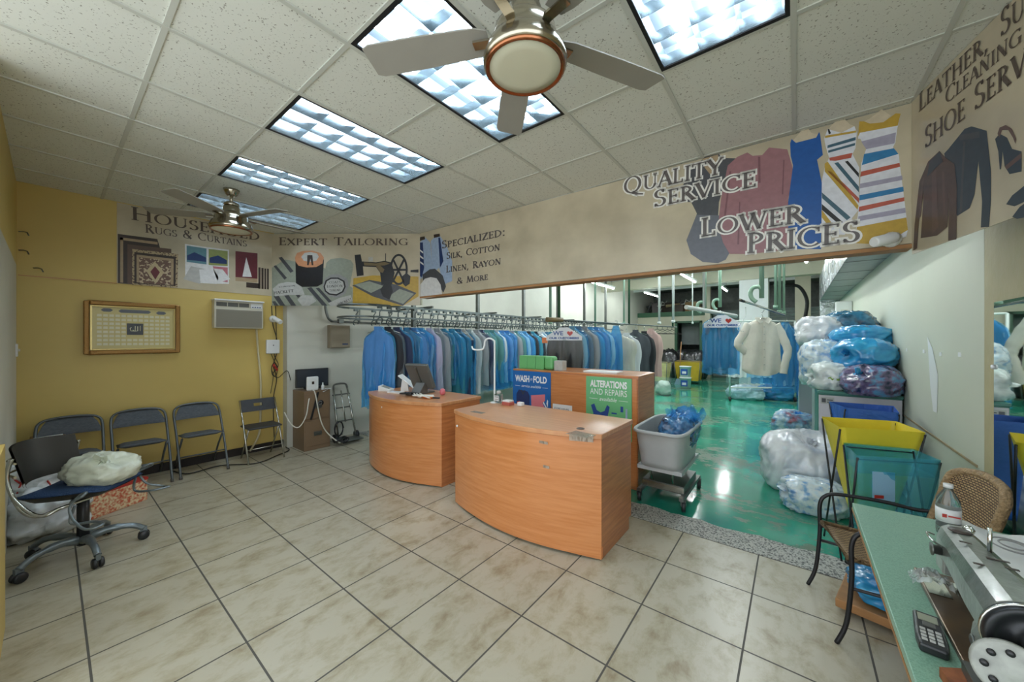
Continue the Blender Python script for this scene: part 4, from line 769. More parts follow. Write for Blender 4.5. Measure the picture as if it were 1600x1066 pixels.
bev(B().box(0, .1, -.16, .16, 0, .36).build('casing', 'box_tan', t)); bev(B().box(.1, .108, -.15, .15, .01, .35).build('cover', 'box_tan', t), .004); B().box(.108, .11, .03, .12, .05, .07).build('nameplate', 'p_navy', t)
B().box(0, .06, .0, .08, .4, .46).build('conduit_body', 'dull_steel', t)
t = thing('electrical_conduit', 'grey conduit running along the white wall above the electrical box', 'conduit', (-5.78, 2.8, 1.86)); B().tube([(0, -.05, 0), (0, 4.2, .0)], .014, 8).build('horizontal_pipe', 'dull_steel', t); B().tube(bez([(.02, -.05, 0), (.04, -.12, .05), (.04, -.16, .2), (.03, -.15, .3)], 5), .02, 8).build('flexible_tail', 'dull_steel', t); B().tube([(0, .42, 0), (0, .42, .22)], .008, 6).build('riser', 'dull_steel', t)
# ================================================================ COUNTERS
def counter(label, x0, x1, y0, y1, bulge):
    xm, hw, dp = (x0+x1)/2, (x1-x0)/2, y1-y0; t = thing('reception_counter', label, 'counter', (xm, y0, 0))
    arc = lambda u, o=0: -bulge*(1-(2*u-1)**2)-o
    b = B(); b.box(-hw+.02, hw-.02, .02, dp-.02, .0, .86); b.build('carcass', 'counter_wood_end', t)
    bev(B().box(hw-.022, hw, .0, dp-.02, .1, .862).build('side_panel', 'counter_wood_end', t), .002); bev(B().box(-hw, -hw+.022, .0, dp-.02, .1, .862).build('side_panel', 'counter_wood_end', t), .002)
    b = B(); n = 33; b.grid(lambda u, v: (-hw+2*hw*u, arc(u), .06*(1-(2*u-1)**2)*.4+.01+v*.85), n, 2); b.grid(lambda u, v: (-hw+2*hw*u, arc(u)+.02, .01+v*.85), n, 2); b.build('front_panel', 'counter_wood', t)
    pts = [(-hw-.008+(2*hw+.016)*i/32, arc(i/32, .012)) for i in range(33)]+[(hw+.008, dp), (-hw-.008, dp)]
    bev(B().prism(pts, .862, .9).build('countertop', 'counter_top_wood', t), .006)
    bev(B().box(-hw+.004, hw-.004, .008, dp-.06, .0, .1).build('kick_plate', 'counter_wood_end', t), .003)
    return t
C1 = counter('near curved cherry wood counter in the middle of the room', -2.58, -1.08, 2.41, 3.02, .16)
C2 = counter('curved cherry wood counter behind and left of the near one', -4.36, -2.95, 2.56, 3.17, .2)
tag(B().obox((-1.19, 2.31, .902), (.085, -.01, 0), (.01, .055, 0), (0, 0, .0015)).obox((-1.2, 2.335, .87), (.08, .03, 0), (0, 0, .025), (.0008, -.002, 0)).build('packing_tape', film('tape_film', (214, 206, 190), .35, bscale=60)), 'strips of clear tape on the near counter\'s front right corner', 'tape')
tag(B().lathe([(.0, 0), (.03, 0), (.03, .004), (.022, .005), (.02, .001), (0, .001)], (-1.27, 2.46, .9), 20).build('cable_grommet', 'p_dkbrown'), 'brown cable grommet in the near counter top', 'grommet')
tag(B().obox((-2.3, 2.43, .9015), (.07, 0, 0), (0, .03, 0), (0, 0, .001)).build('tape_patch', 'tape_film'), 'clear tape patch at the near counter\'s left end', 'tape')
for nm, lb, x, y, z in (('screw_cap', 'white dot on the front of the rear left counter', -3.76, 2.37, .79), ('screw_cap', 'small pale dot near the left edge of the near counter front', -2.5, 2.36, .76)):
    tag(B().lathe([(0, 0), (.012, 0), (.01, .006), (0, .006)], (x, y, z), 12, (0, -1, 0)).build(nm, 'plastic_white'), lb, 'dot')
for i, (x, z, w) in enumerate(((-1.5, .8, .11), (-1.47, .62, .07))): tag(B().box(x-w/2, x+w/2, -.002, 0, z-.01, z+.01).build('tape_strip', 'tape_film', loc=(0, 2.41-.16*(1-((x+1.83)/.75)**2)-.002, 0), ), ['longer', 'shorter'][i]+' pale tape mark on the near counter front', 'tape')
t = thing('display_stand', 'tall white wire hanger stand on the near counter', 'stand', (-2.52, 2.92, .9))
B().tube(bez([(0, 0, 0), (0, 0, .3), (0, 0, .62), (-.01, 0, .66), (-.05, -.03, .685), (-.09, -.05, .66), (-.1, -.055, .6), (-.12, -.07, .565), (-.2, -.11, .565), (-.22, -.12, .6)], 5), .009, 8).build('wire', 'plastic_white', t); B().lathe([(0, 0), (.05, 0), (.04, .008), (0, .01)], n=20).build('base', 'plastic_white', t)
mat('clear_glass', (225, 232, 228), .05, trans=.9)
t = thing('glass_jar', 'square clear glass jar with white label on the near counter', 'jar', (-2.47, 2.93, .9)); bev(B().box(-.035, .035, -.035, .035, 0, .1).build('jar', 'clear_glass', t), .01); B().lathe([(.025, .1), (.025, .12), (.012, .13), (0, .13)], n=14).build('lid', 'p_lgrey', t); B().box(-.03, .03, -.037, -.036, .03, .08).build('label', 'p_white', t); B().box(-.024, .024, -.038, -.0372, .065, .073).box(-.024, .024, -.038, -.0372, .04, .046).build('label_print', 'p_charcoal', t)
t = thing('card_holder', 'small red box of white cards on the near counter beside the jar', 'box', (-2.32, 2.9, .9)); bev(B().box(-.05, .05, -.04, .04, 0, .035).build('tray', mat('dull_red', (176, 92, 80), .5), t), .004); B().box(-.045, .045, -.035, .035, .03, .05).build('cards', 'p_white', t)
t = thing('tape_roll', 'small white dispenser with red edge right of the red box', 'dispenser', (-2.18, 2.93, .9)); bev(B().box(-.03, .03, -.025, .025, 0, .04).build('body', 'p_white', t), .008); B().box(-.032, -.028, -.02, .02, .01, .045).build('edge', 'red_plastic', t)
t = thing('card_reader', 'white square card reader with grey screen at the rear counter\'s left end', 'card reader', (-4.22, 2.72, .9), R(35))
b = B().prism([(-.08, 0), (.08, 0), (.08, .02), (-.08, .075)], -.075, .075, 'y'); bev(b.build('casing', 'plastic_white', t), .006); b = B().obox((.0, 0, .0505), (.05, 0, -.0172), (0, .05, 0), (.0007, 0, .002)); b.build('screen', 'grille', t)
t = thing('tablet_stand', 'white tablet tilted on a stand on the rear counter', 'tablet', (-3.98, 2.88, .9), R(40))
bev(B().obox((0, 0, .13), (.1, 0, -.08), (0, .1, 0), (.004, 0, .005)).build('tablet', 'plastic_white', t), .003); B().prism([(-.09, 0), (.02, 0), (0, .1), (-.05, .15), (-.07, .15)], -.02, .02, 'y').build('stand', 'plastic_white', t)
t = thing('point_of_sale_monitor', 'dark grey till monitor seen from behind on the rear counter', 'monitor', (-3.66, 2.86, .9), R(-80)); t.scale = (1.0, 1.0, 1.0)
bev(B().obox((.03, 0, .22), (.075, 0, .15), (0, .17, 0), (.022, 0, -.011)).build('screen_case', 'plastic_grey', t), .008); bev(B().prism([(-.16, 0), (.12, 0), (.12, .025), (.03, .14), (-.01, .14), (-.04, .03), (-.16, .02)], -.07, .07, 'y').build('stand', 'plastic_grey', t), .004); B().obox((.052, 0, .213), (.06, 0, .12), (0, .012, 0), (.014, 0, -.007)).build('back_rib', 'dull_steel', t)
random.seed(4)
cable('white tangled leads heaped on the rear counter', [(-3.5+.12*math.cos(k*1.7)+.01*k, 2.66+.06*math.sin(k*1.3), .91+.02*abs(math.sin(k))) for k in range(20)], .008, 'cable_white')
cable('black leads bundled beside the white leads on the rear counter', [(-3.72+.1*math.cos(k*1.9)+.008*k, 2.66+.05*math.sin(k*1.1), .912+.02*abs(math.cos(k))) for k in range(16)], .008, 'cable_black')
t = thing('hand_scanner', 'orange handled tool lying on the rear counter', 'tool', (-3.28, 2.68, .9), R(20)); bev(B().box(-.09, .03, -.02, .02, 0, .022).build('handle', 'orange_plastic', t), .008); bev(B().box(.03, .12, -.012, .012, .004, .016).build('blade', 'plastic_black', t), .004)
tag(bev(B().box(-.1, .1, -.05, .05, 0, .02).build('keyboard', 'plastic_white', loc=(-3.95, 2.68, .9), rz=R(12)), .004), 'white slim box in front of the tablet on the rear counter', 'box')
tag(lump('pink_cap', 'pink knob showing beside the till monitor', (-3.36, 2.93, .905), .03, .03, .04, mat('pink', (206, 110, 120), .4), 1, .02, cat='knob', nu=16, nv=10), 'pink knob showing beside the till monitor', 'knob')
tag(bev(B().box(-.09, .09, -.1, .1, 0, .3).build('waste_bin', 'bag_white', loc=(-4.6, 2.84, 0)), .02), 'white bin between the hand truck and the rear counter', 'bin')
# ---- cabinet with signs
t = thing('display_cabinet', 'wooden cabinet carrying two signs behind the near counter', 'cabinet', (-2.1, 3.76, 0))
pts = [(-.82, 0), (.82, 0), (.82, .55), (.74, .62), (-.82, .62)]
bev(B().prism(pts, 0, 1.17).build('body', 'counter_wood_end', t), .004); bev(B().prism([(x*1.004, y) for x, y in pts], 1.17, 1.19).build('top', 'counter_wood', t), .003); B().box(-.81, .81, -.012, 0, .04, 1.16).build('front_panel', 'counter_wood', t)
def sign(name, label, x, z, w, h, m, cat='sign'):
    o = B().box(0, w, 0, h, -.006, 0).build(name, m, mtx=Matrix.Translation((x, 3.738, z)) @ Matrix.Rotation(PI/2, 4, 'X')); return tag(o, label, cat)
mat('sign_blue', (32, 106, 178), .35); mat('sign_green', (112, 190, 130), .35); mat('sign_green_box', (112, 188, 118), .45); mat('sign_white', (240, 242, 240), .4); mat('sign_ink', (38, 78, 150), .4); mat('sign_pink', (226, 130, 140), .4)
s1 = sign('advert_sign', 'blue WASH and FOLD sign on the left of the wooden cabinet', -2.91, .62, .58, .55, 'sign_blue')
sans('lettering', 'WASH', 'sign_white', s1, .04, .415, ZP, .11, .225, .004); sans('lettering', 'FOLD', 'sign_white', s1, .325, .415, ZP, .11, .2, .004); sans('lettering', 'n', 'sign_white', s1, .28, .435, ZP, .06, .03, 0, .3)
sans('script_lettering', 'service available', 'sign_white', s1, .14, .345, ZP, .05, .3, 0, .4); flat('rule_line', 'sign_white', s1, ZP, [[(.04, .355), (.12, .355), (.12, .359), (.04, .359)], [(.46, .355), (.54, .355), (.54, .359), (.46, .359)]])
flat('printed_shirt', 'p_navy', s1, ZP, [[(.06, .05), (.06, .25), (.1, .31), (.14, .3), (.2, .3), (.24, .29), (.27, .24), (.27, .05)]]); flat('shirt_collar', 'p_inkblue', s1, ZP*1.6, [[(.13, .3), (.165, .24), (.2, .3), (.19, .31), (.165, .27), (.14, .31)]])
flat('printed_towel', 'sign_pink', s1, ZP, [[(.3, .06), (.29, .25), (.5, .28), (.5, .2), (.46, .17), (.52, .08), (.48, .05)]]); flat('towel_edge', 'sign_white', s1, ZP*1.5, [[(.47, .17), (.53, .09), (.54, .1), (.48, .19)], [(.52, .17), (.54, .12), (.545, .2), (.535, .22)]])
s2 = sign('advert_sign', 'green ALTERATIONS AND REPAIRS sign on the right of the wooden cabinet', -1.86, .5, .52, .66, 'sign_green')
sans('lettering', 'ALTERATIONS', 'sign_white', s2, .05, .55, ZP, .1, .42, .004); sans('lettering', 'AND REPAIRS', 'sign_white', s2, .05, .465, ZP, .095, .42, 0); sans('script_lettering', 'available', 'sign_white', s2, .16, .4, ZP, .06, .2, 0, .4); flat('rule_line', 'sign_white', s2, ZP, [[(.04, .415), (.14, .415), (.14, .419), (.04, .419)], [(.38, .415), (.48, .415), (.48, .419), (.38, .419)]])
flat('printed_top', 'sign_ink', s2, ZP, [[(.08, .05), (.09, .25), (.06, .34), (.1, .36), (.13, .29), (.175, .27), (.22, .29), (.25, .36), (.28, .34), (.26, .25), (.27, .05)]])
flat('printed_tools', 'sign_ink', s2, ZP, [[(.3, .27), (.36, .27), (.36, .285), (.3, .285)], [(.4, .3), (.43, .3), (.43, .36), (.4, .36)], [(.4, .1), (.412, .1), (.412, .24), (.4, .24)], [(.42, .1), (.432, .1), (.432, .24), (.42, .24)], [(.32, .1), (.335, .22), (.35, .1)]]); flat('printed_ruler', 'p_lblue', s2, ZP, [[(.455, .08), (.475, .08), (.475, .34), (.455, .34)]])
o = sign('notice', 'white paper notice between the two cabinet signs', -2.3, .66, .26, .14, 'sign_white', 'notice'); sans('notice_text', 'STORE HOURS', 'p_charcoal', o, .02, .08, ZP, .03, .2); flat('notice_lines', 'p_grey', o, ZP, [[(.02, .06), (.24, .06), (.24, .064), (.02, .064)], [(.02, .04), (.24, .04), (.24, .044), (.02, .044)], [(.02, .02), (.2, .02), (.2, .024), (.02, .024)]])
for k in range(4): tag(bev(B().box(-.063, .063, -.07, .07, 0, .17).build('green_box', 'sign_green_box', loc=(-2.84+.13*k, 3.94, 1.19)), .004 if k < 3 else .03), ['leftmost', 'second from left', 'third from left', 'rightmost, rounded'][k]+' light green box on the wooden cabinet', 'box', 'green boxes on the cabinet')
tag(bev(B().box(-.06, .06, -.05, .05, 0, .12).build('grey_box', 'p_lgrey', loc=(-2.29, 3.9, 1.19)), .003), 'small grey box right of the green boxes on the cabinet', 'box')
tag(B().obox((-1.75, 3.95, 1.2), (.2, 0, 0), (0, .1, 0), (0, 0, .008)).build('paper_stack', 'sign_white'), 'stack of white papers on the wooden cabinet top above the green sign', 'papers')
# ================================================================ GARMENTS
for n_, c_ in dict(g_navy=(38, 50, 82), g_blue=(76, 132, 192), g_sky=(130, 182, 216), g_teal=(56, 140, 158), g_white=(214, 218, 220), g_grey=(150, 156, 162), g_lilac=(188, 186, 214), g_black=(34, 36, 42), g_char=(70, 76, 82), g_cream=(206, 204, 190), g_pink=(204, 170, 162), g_slate=(86, 118, 148), g_green=(84, 140, 140)).items():
    mat(n_, c_, .75, var=.18, vscale=14, vstretch=(1, 1, .2), bump=.3, bscale=18, bstretch=(1, 1, .25))
film('film_blue', (84, 184, 234), .48); film('film_clear', (214, 228, 232), .7); film('film_gloss', (206, 212, 216), .62, .06, 7); film('film_teal', (120, 210, 224), .56, bscale=4, bstretch=(1, 1, .2))
mat('cover_paper', (216, 222, 232), .4)
def outline(v, w, slv):
    if v < .03: return .05
    if v < .14: return .05+(w*.94-.05)*((v-.03)/.11)**.8
    return w*(.94+.1*math.sin(min(1, (v-.14)/.5)*PI)*slv) + .02*(v-.14)
def shell(b, w, h, th, seed, slv=1, scale=1, z0=-.09, fold=.014, nu=19, nv=17, crease=0):
    def P(u, v, s):
        q = u*2-1; hw = outline(v, w, slv)*scale; x = q*hw; ph = seed*1.7
        t = th*scale*math.sqrt(max(0, 1-q*q))*(.6+.5*math.sin(min(1, v*1.6)*PI/2)) if abs(q) < .999 else 0
        f = fold*math.sin(q*9+ph+v*1.5)*min(1, v*3)+fold*.6*math.sin(q*21+ph*2)*min(1, v*2)
        if crease: f += crease*(1-2.6*abs(noise.noise(Vector((q*3.2+seed, v*2.2, s*5+seed)))))*min(1, v*4)*(1-abs(q)**4); x += crease*.5*noise.noise(Vector((s*3, v*9, seed+q)))
        z = z0-h*v-(.012*math.sin(q*11+ph) if v > .95 else 0)
        return (x, s*t+f*(1 if s > 0 else .8)+.02*math.sin(v*4+ph), z)
    b.grid(lambda u, v: P(u, v, 1), nu, nv); b.grid(lambda u, v: P(u, v, -1), nu, nv); return b
def garment(name, label, cat, w, h, th, seed, m, cover=None, hm='chrome', card=None, slv=1, collar=True, hook=True):
    t = thing(name, label, cat)
    shell(B(), w, h, th, seed, slv).build('cloth', m, t)
    if cover:
        b = B(); shell(b, w*1.1, h*1.16, th*1.35, seed+2, slv*.6, 1, -.06, .018, 37, 33, .03); b.build('plastic_cover', cover, t)
    if hook:
        pts = [(0, 0, -.1), (0, 0, -.045)]+[(.022*math.sin(a), 0, -.022+.022*-math.cos(a)) for a in [k*.5 for k in range(0, 9)]]
        B().tube(pts, .003, 6).tube([(-w*.8, 0, -.15), (0, 0, -.095), (w*.8, 0, -.15)], .004, 6).build('hanger', hm, t)
    if collar and not card:
        B().prism([(-.055, -.06), (.055, -.06), (.05, -.12), (0, -.14), (-.05, -.12)], -th*.75, -th*.55, 'y').build('collar', m, t)
    return t
def paper_cover(t, w, th, heart=True, y=-.07):
    """printed paper hanger cape reading WE (heart) OUR CUSTOMERS"""
    pts = [(-w*1.02, -.26), (w*1.02, -.26), (w*1.02, -.2), (.06, -.075), (-.06, -.075), (-w*1.02, -.2)]
    p = B().prism(pts, y-.003, y, 'y').build('printed_cape', 'cover_paper', t)
    mt = Matrix.Translation((0, y-.004, 0)) @ Matrix.Rotation(PI/2, 4, 'X')
    e = bpy.data.objects.new('x', None)
    for txt, x, z, s, wd in (('WE', -.16, -.185, .085, .15), ('OUR CUSTOMERS', -w*.85, -.24, .04, w*1.7)):
        o = sans('cape_lettering', txt, 'sign_ink', p, x, z, 0, s, wd, .002); o.matrix_local = mt
    bpy.data.objects.remove(e)
    b = B().poly([(.045+.0026*16*math.sin(a)**3+.04, -.16+.0026*(13*math.cos(a)-5*math.cos(2*a)-2*math.cos(3*a)-math.cos(4*a))) for a in [2*PI*k/24 for k in range(24)]], 0)
    o = b.build('heart', 'red_plastic', p, fix=False); o.matrix_local = mt
# conveyor
CX, CZR = -4.6, 1.98
t = thing('garment_conveyor', 'long overhead garment conveyor with rows of hooks along the white wall', 'conveyor', (CX, 2.8, CZR))
for x in (0, -.75): B().box(x-.015, x+.015, 0, 9.2, .06, .09).build('upper_rail', 'gunmetal', t); B().box(x-.01, x+.01, 0, 9.2, -.1, -.075).build('lower_rail', 'gunmetal', t)
b = B(); b.tube([(-.375+.375*math.cos(a), -.3*math.sin(a), .075) for a in [PI*k/10 for k in range(11)]], .015, 8).tube([(-.375+.375*math.cos(a), -.3*math.sin(a), -.088) for a in [PI*k/10 for k in range(11)]], .012, 8); b.build('end_curve', 'gunmetal', t)
for k in range(6): B().box(-.43, -.37, .9+k*1.55, .96+k*1.55, -.2, 1.97).build('support_post', 'dull_steel', t)
for k in range(6): B().box(-.85, .1, .91+k*1.55, .94+k*1.55, .09, .12).build('cross_bar', 'dull_steel', t)
hk = B(); hk.tube([(0, 0, .075), (.012, .03, .03), (0, 0, -.02), (0, 0, -.1)], .009, 6).tube([(.02*math.sin(a), .042*math.cos(a)-.0, -.142+.042*math.sin(a)) for a in [k*.45-.6 for k in range(12)]], .009, 6).box(-.02, .02, -.03, .03, .03, .06)
h0 = hk.build('trolley_hook', 'gunmetal', t); h0.location = (0, .06, 0)
for x, n in ((0, 46), (-.75, 24)):
    for k in range(n):
        if x == 0 and k == 0: continue
        o = h0.copy(); COL.objects.link(o); o.parent = t; o.location = (x, .06+k*(.15 if x == 0 else .3)+(.06 if x else 0), 0)
random.seed(21)
protos = {}
def gtype(kind):
    if kind not in protos:
        a = dict(shirt=(.21, .8, .05, 1), suit=(.23, .98, .06, 2), pants=(.2, 1.0, .035, 3), coat=(.23, 1.12, .055, 4), blouse=(.2, .7, .045, 5))[kind]
        protos[kind] = garment('garment', '-', 'garment', *a, 'g_blue', 'film_blue'); protos[kind]['fresh'] = 1
    p = protos[kind]
    if 'fresh' in p: del p['fresh']; return p
    return dup(p)
def recol(t, m, cov):
    for c in t.children:
        if c.name.split('.')[0] in ('cloth', 'collar'): c.material_slots[0].link = 'OBJECT'; c.material_slots[0].material = M(m)
        if c.name.split('.')[0] == 'plastic_cover': c.material_slots[0].link = 'OBJECT'; c.material_slots[0].material = M(cov)
CN = dict(g_navy='navy', g_blue='mid blue', g_sky='sky blue', g_teal='teal', g_white='white', g_grey='grey', g_lilac='lilac', g_black='black', g_char='charcoal', g_slate='slate blue', g_green='sea green')
seq = [('suit', 'g_blue', 'film_blue'), ('suit', 'g_black', 'film_clear'), ('suit', 'g_navy', 'film_blue'), ('coat', 'g_navy', 'film_blue'), ('suit', 'g_blue', 'film_blue'), ('shirt', 'g_sky', 'film_blue'), ('suit', 'g_lilac', 'film_clear'), ('suit', 'g_grey', 'film_clear'), ('shirt', 'g_teal', 'film_blue'), ('coat', 'g_teal', 'film_blue'), ('coat', 'g_navy', 'film_blue'), ('pants', 'g_navy', 'film_blue'),
       ('coat', 'g_white', 'film_clear'), ('suit', 'g_grey', 'film_clear'), ('suit', 'g_navy', 'film_clear'), ('suit', 'g_green', 'film_blue'), ('suit', 'g_green', 'film_blue')]
cols = ['g_sky', 'g_blue', 'g_teal', 'g_slate', 'g_navy', 'g_grey', 'g_white', 'g_green', 'g_blue', 'g_black', 'g_teal']
for i in range(38):
    if i < len(seq): k, m, cv = seq[i]
    else: k = random.choice(['shirt', 'suit', 'suit', 'coat', 'blouse']); m = random.choice(cols); cv = 'film_blue' if random.random() < .8 else 'film_clear'
    g = gtype(k); recol(g, m, cv); g.location = (CX+random.uniform(-.02, .02), 2.86+i*.15, CZR-.165); g.rotation_euler = (0, 0, R(random.uniform(-12, 12)+(44 if i in (3, 11, 15) else 22)))
    g['label'] = '%s garment from the left end of the conveyor, %s under %s plastic' % (ordn(i), CN[m], 'blue' if cv == 'film_blue' else 'clear'); g['group'] = 'bagged garments on the conveyor'
# distinct grey hanger cape on the navy trousers
tag(B().prism([(-.22, -.25), (.22, -.25), (.05, -.06), (-.05, -.06)], -.01, .01, 'y').build('hanger_cape', 'p_lgrey', loc=(CX+.02, 2.86+11*.15-.08, CZR-.165), rz=R(24)), 'grey paper cape over the navy trousers on the conveyor', 'hanger cape')
# ---- second rail behind the cabinet
t = thing('garment_rail', 'low garment rail behind the wooden cabinet', 'rail', (-2.75, 4.5, 1.86)); B().tube([(0, 0, 0), (.6, 4.4, .0)], .014, 8).build('rail', 'gunmetal', t); B().tube([(-.06, -.1, .0), (.06, .14, 0)], .035, 10).build('rail_end', 'p_bronze', t)
for y in (.12, 2.2, 4.2): B().tube([(.136*y, y, 0), (.136*y, y, 2.09)], .02, 8).build('hanging_post', 'green_paint', t)
gz = garment('garment', 'black garment under a printed WE OUR CUSTOMERS paper cape behind the cabinet', 'garment', .25, .95, .05, 8, 'g_black', 'film_gloss', collar=False); gz.location = (-2.63, 4.6, 1.82); gz.rotation_euler = (0, 0, R(22)); paper_cover(gz, .25, .05)
tag(B().box(-.04, .04, -.004, .004, -.04, .04).build('price_tag', 'orange_plastic', loc=(-2.88, 4.46, 1.56), rz=R(22)), 'orange tag at the corner of the black garment\'s paper cape', 'tag')
seq2 = [('suit', 'g_char', 'film_clear'), ('suit', 'g_sky', 'film_blue'), ('coat', 'g_slate', 'film_clear'), ('suit', 'g_grey', 'film_clear'), ('coat', 'g_sky', 'film_blue'), ('suit', 'g_blue', 'film_blue'), ('suit', 'g_sky', 'film_blue')]
for i, (k, m, cv) in enumerate(seq2):
    g = gtype(k); recol(g, m, cv); y = 4.78+i*.16; g.location = (-2.75+.136*(y-4.5), y, 1.84); g.rotation_euler = (0, 0, R(14+random.uniform(-8, 8)))
    g['label'] = '%s garment on the rail behind the black caped one, %s in %s plastic' % (ordn(i), CN[m], 'blue' if cv == 'film_blue' else 'clear'); g['group'] = 'garments on the low rail'
g = garment('garment_bag', 'empty blue plastic garment bag hanging right of the caped garments', 'garment bag', .11, 1.15, .06, 6, 'film_blue', None, collar=False); g.location = (-2.42, 6.0, 1.9)
for i, (lb, m, w, h, z, y) in enumerate([('cream long sleeved blouse hanging right of the blue plastic bag', 'g_cream', .27, .62, 1.66, 6.35), ('white garment directly behind the cream blouse', 'g_white', .24, .9, 1.68, 6.6), ('grey charcoal top hanging between white and black garments', 'g_char', .25, .8, 1.74, 6.95),
        ('black garment hanging left of the pink one on the low rail', 'g_black', .2, 1.05, 1.72, 7.3), ('pale pink shirt hanging at the far end of the low rail', 'g_pink', .21, .95, 1.78, 7.6)]):
    g = garment('garment', lb, 'garment', w, h, .06, 10+i, m, slv=1.6); g.location = (-2.75+.136*(y-4.5), y, z+.08); g.rotation_euler = (0, 0, R(20)); B().tube([(0, 0, -.03), (0, 0, 1.86-z-.08)], .004, 6).build('hook_extension', 'chrome', g)
for i in range(4):
    y = 7.9+i*.25; w_ = .2; tag(B().tube([(0, 0, 0), (0, 0, -.06), (-w_, 0, -.16), (w_, 0, -.16), (0, 0, -.06)], .008, 6).build('hanger', 'p_black', loc=(-2.75+.136*(y-4.5), y, 1.86), rz=R(25)), 'empty black hanger, %s past the pink shirt on the low rail' % ordn(i), 'hanger', 'empty hangers')
# ---- pipes hanging from the deck
mat('pipe_green', (140, 172, 150), .4); mat('pipe_white', (206, 212, 208), .4)
def drop(label, p, m='pipe_green', r=.022, hookd=None):
    t = thing('hanging_pipe', label, 'pipe', p); B().tube([(0, 0, 0), (0, 0, 3.95-p[2])], r, 8).build('pipe', m, t)
    if hookd: B().tube(bez([(0, 0, .12), (-.03, 0, .16), (-.1, 0, .15), (-.13, 0, .08), (-.11, 0, 0), (-.06, 0, -.05)], 5), r*.95, 8).build('elbow', m, t)
    else: B().lathe([(r*1.6, -.02), (r*1.6, .03)], n=10).build('end_fitting', m, t)
    return t
drop('tall green pipe standing above the brown rail end', (-3.142, 5.033, 1.842), 'pipe_green'); drop('green pipe just right of the tall pipe by the rail', (-3.262, 6.970, 1.782)); drop('green pipe left of the two white pipes', (-3.164, 8.317, 1.961))
drop('left one of two white hanging pipes before the mezzanine', (-2.364, 8.308, 1.938), 'pipe_white', .025); drop('right one of two white hanging pipes before the mezzanine', (-2.119, 8.500, 1.966), 'pipe_white', .025); drop('thin white pipe in front of the back door', (-2.007, 9.856, 1.984), 'pipe_white', .015)
drop('thick green pipe with bent elbow left of the white column', (-1.376, 7.811, 2.140), 'pipe_green', .032, 1); drop('second green pipe with elbow beside the white column', (-1.223, 8.565, 2.247), 'pipe_green', .03, 1)
drop('grey green pipe in front of the white column', (-0.362, 6.065, 2.145), 'pipe_green', .03, 1); drop('left of three close green pipes right of the white shirt', (-0.234, 6.927, 2.075), 'pipe_green', .02); drop('middle of three close green pipes right of the white shirt', (-0.187, 6.963, 1.996), 'pipe_green', .02); drop('right of three close green pipes right of the white shirt', (-0.133, 7.006, 1.976), 'pipe_green', .016)
t = thing('slick_rail', 'dark rod end pointing forward above the white shirt', 'rod', (-0.362, 6.065, 2.021))
B().tube([Vector((-0.551, 5.409, 2.075))-Vector((-0.362, 6.065, 2.021)), Vector((-0.125, 7.012, 1.957))-Vector((-0.362, 6.065, 2.021))], .016, 8).build('rod', 'steel', t); B().tube([Vector((-0.551, 5.409, 2.075))-Vector((-0.362, 6.065, 2.021)), Vector((-0.521, 5.522, 2.066))-Vector((-0.362, 6.065, 2.021))], .019, 8).build('end_cap', 'plastic_black', t)
t = thing('slick_rail', 'pale grey rod in front of the mezzanine', 'rod', (-1.185, 5.421, 2.021)); B().tube([(0, 0, 0), Vector((-0.744, 6.782, 1.950))-Vector((-1.185, 5.421, 2.021))], .03, 10).build('rod', 'pipe_white', t); B().tube([Vector((-1.039, 5.853, 1.988))-Vector((-1.185, 5.421, 2.021)), Vector((-1.039, 5.853, 1.988))-Vector((-1.185, 5.421, 2.021))+UPV*2.0], .02, 6).build('support_wire', 'pipe_white', t)
# ---- the white shirt on its hanger
mat('g_shirt', (230, 226, 212), .75, var=.08, vscale=9, bump=.5, bscale=10, bstretch=(1, 1, .4))
t = thing('hanging_shirt', 'white long sleeved button shirt hanging alone from the rod', 'shirt', tuple(Vector((-0.368, 6.162, 2.029))+Vector((0, 0, -.07))), R(30)); t.scale = (1.05, 1.05, 1.05)
def body(u, v, s):
    q = u*2-1; hw = .065+(.215-.065)*min(1, v/.12)**.7 if v < .12 else .215+.03*v
    if v > .93: hw *= 1-.25*((v-.93)/.07)**2
    return (q*hw, s*(.055*math.sqrt(max(0, 1-q*q)))+.012*math.sin(q*7+v*3)*v, -.1-.72*v-.03*(1-q*q)*max(0, v-.85)/.15)
b = B(); b.grid(lambda u, v: body(u, v, 1), 25, 21); b.grid(lambda u, v: body(u, v, -1), 25, 21); b.build('shirt_body', 'g_shirt', t)
for s in (-1, 1):
    pth = bez([(s*.165, 0, -.17), (s*.225, -.01, -.28), (s*.285, -.02, -.43), (s*.305, -.03, -.53), (s*.27, -.04, -.68), (s*.25, -.04, -.82)] if s > 0 else [(s*.165, 0, -.17), (s*.23, -.02, -.28), (s*.3, -.03, -.4), (s*.29, -.02, -.46), (s*.24, .0, -.5), (s*.2, .02, -.54)], 6)
    b = B(); n = len(pth)
    b.tube(pth, [(.058-.012*i/n)*(1+.05*math.sin(i*1.3)) for i in range(n)], 14); b.v = [(p[0], p[1]*1.0+(p[1]+.02)*-.5, p[2]) for p in b.v]; b.build('sleeve', 'g_shirt', t)
B().add([(-.07, -.03, -.07), (-.01, -.06, -.13), (-.05, -.07, -.16), (-.1, -.05, -.1), (.07, -.03, -.07), (.01, -.06, -.13), (.05, -.07, -.16), (.1, -.05, -.1)], [(0, 1, 2, 3), (4, 5, 6, 7)]).tube([(.065*math.cos(a), .04*math.sin(a), -.085) for a in [PI*k/8 for k in range(9)]], .016, 8).build('collar', 'g_shirt', t)
B().box(-.014, .014, -.062, -.058, -.78, -.14).build('button_placket', 'g_shirt', t)
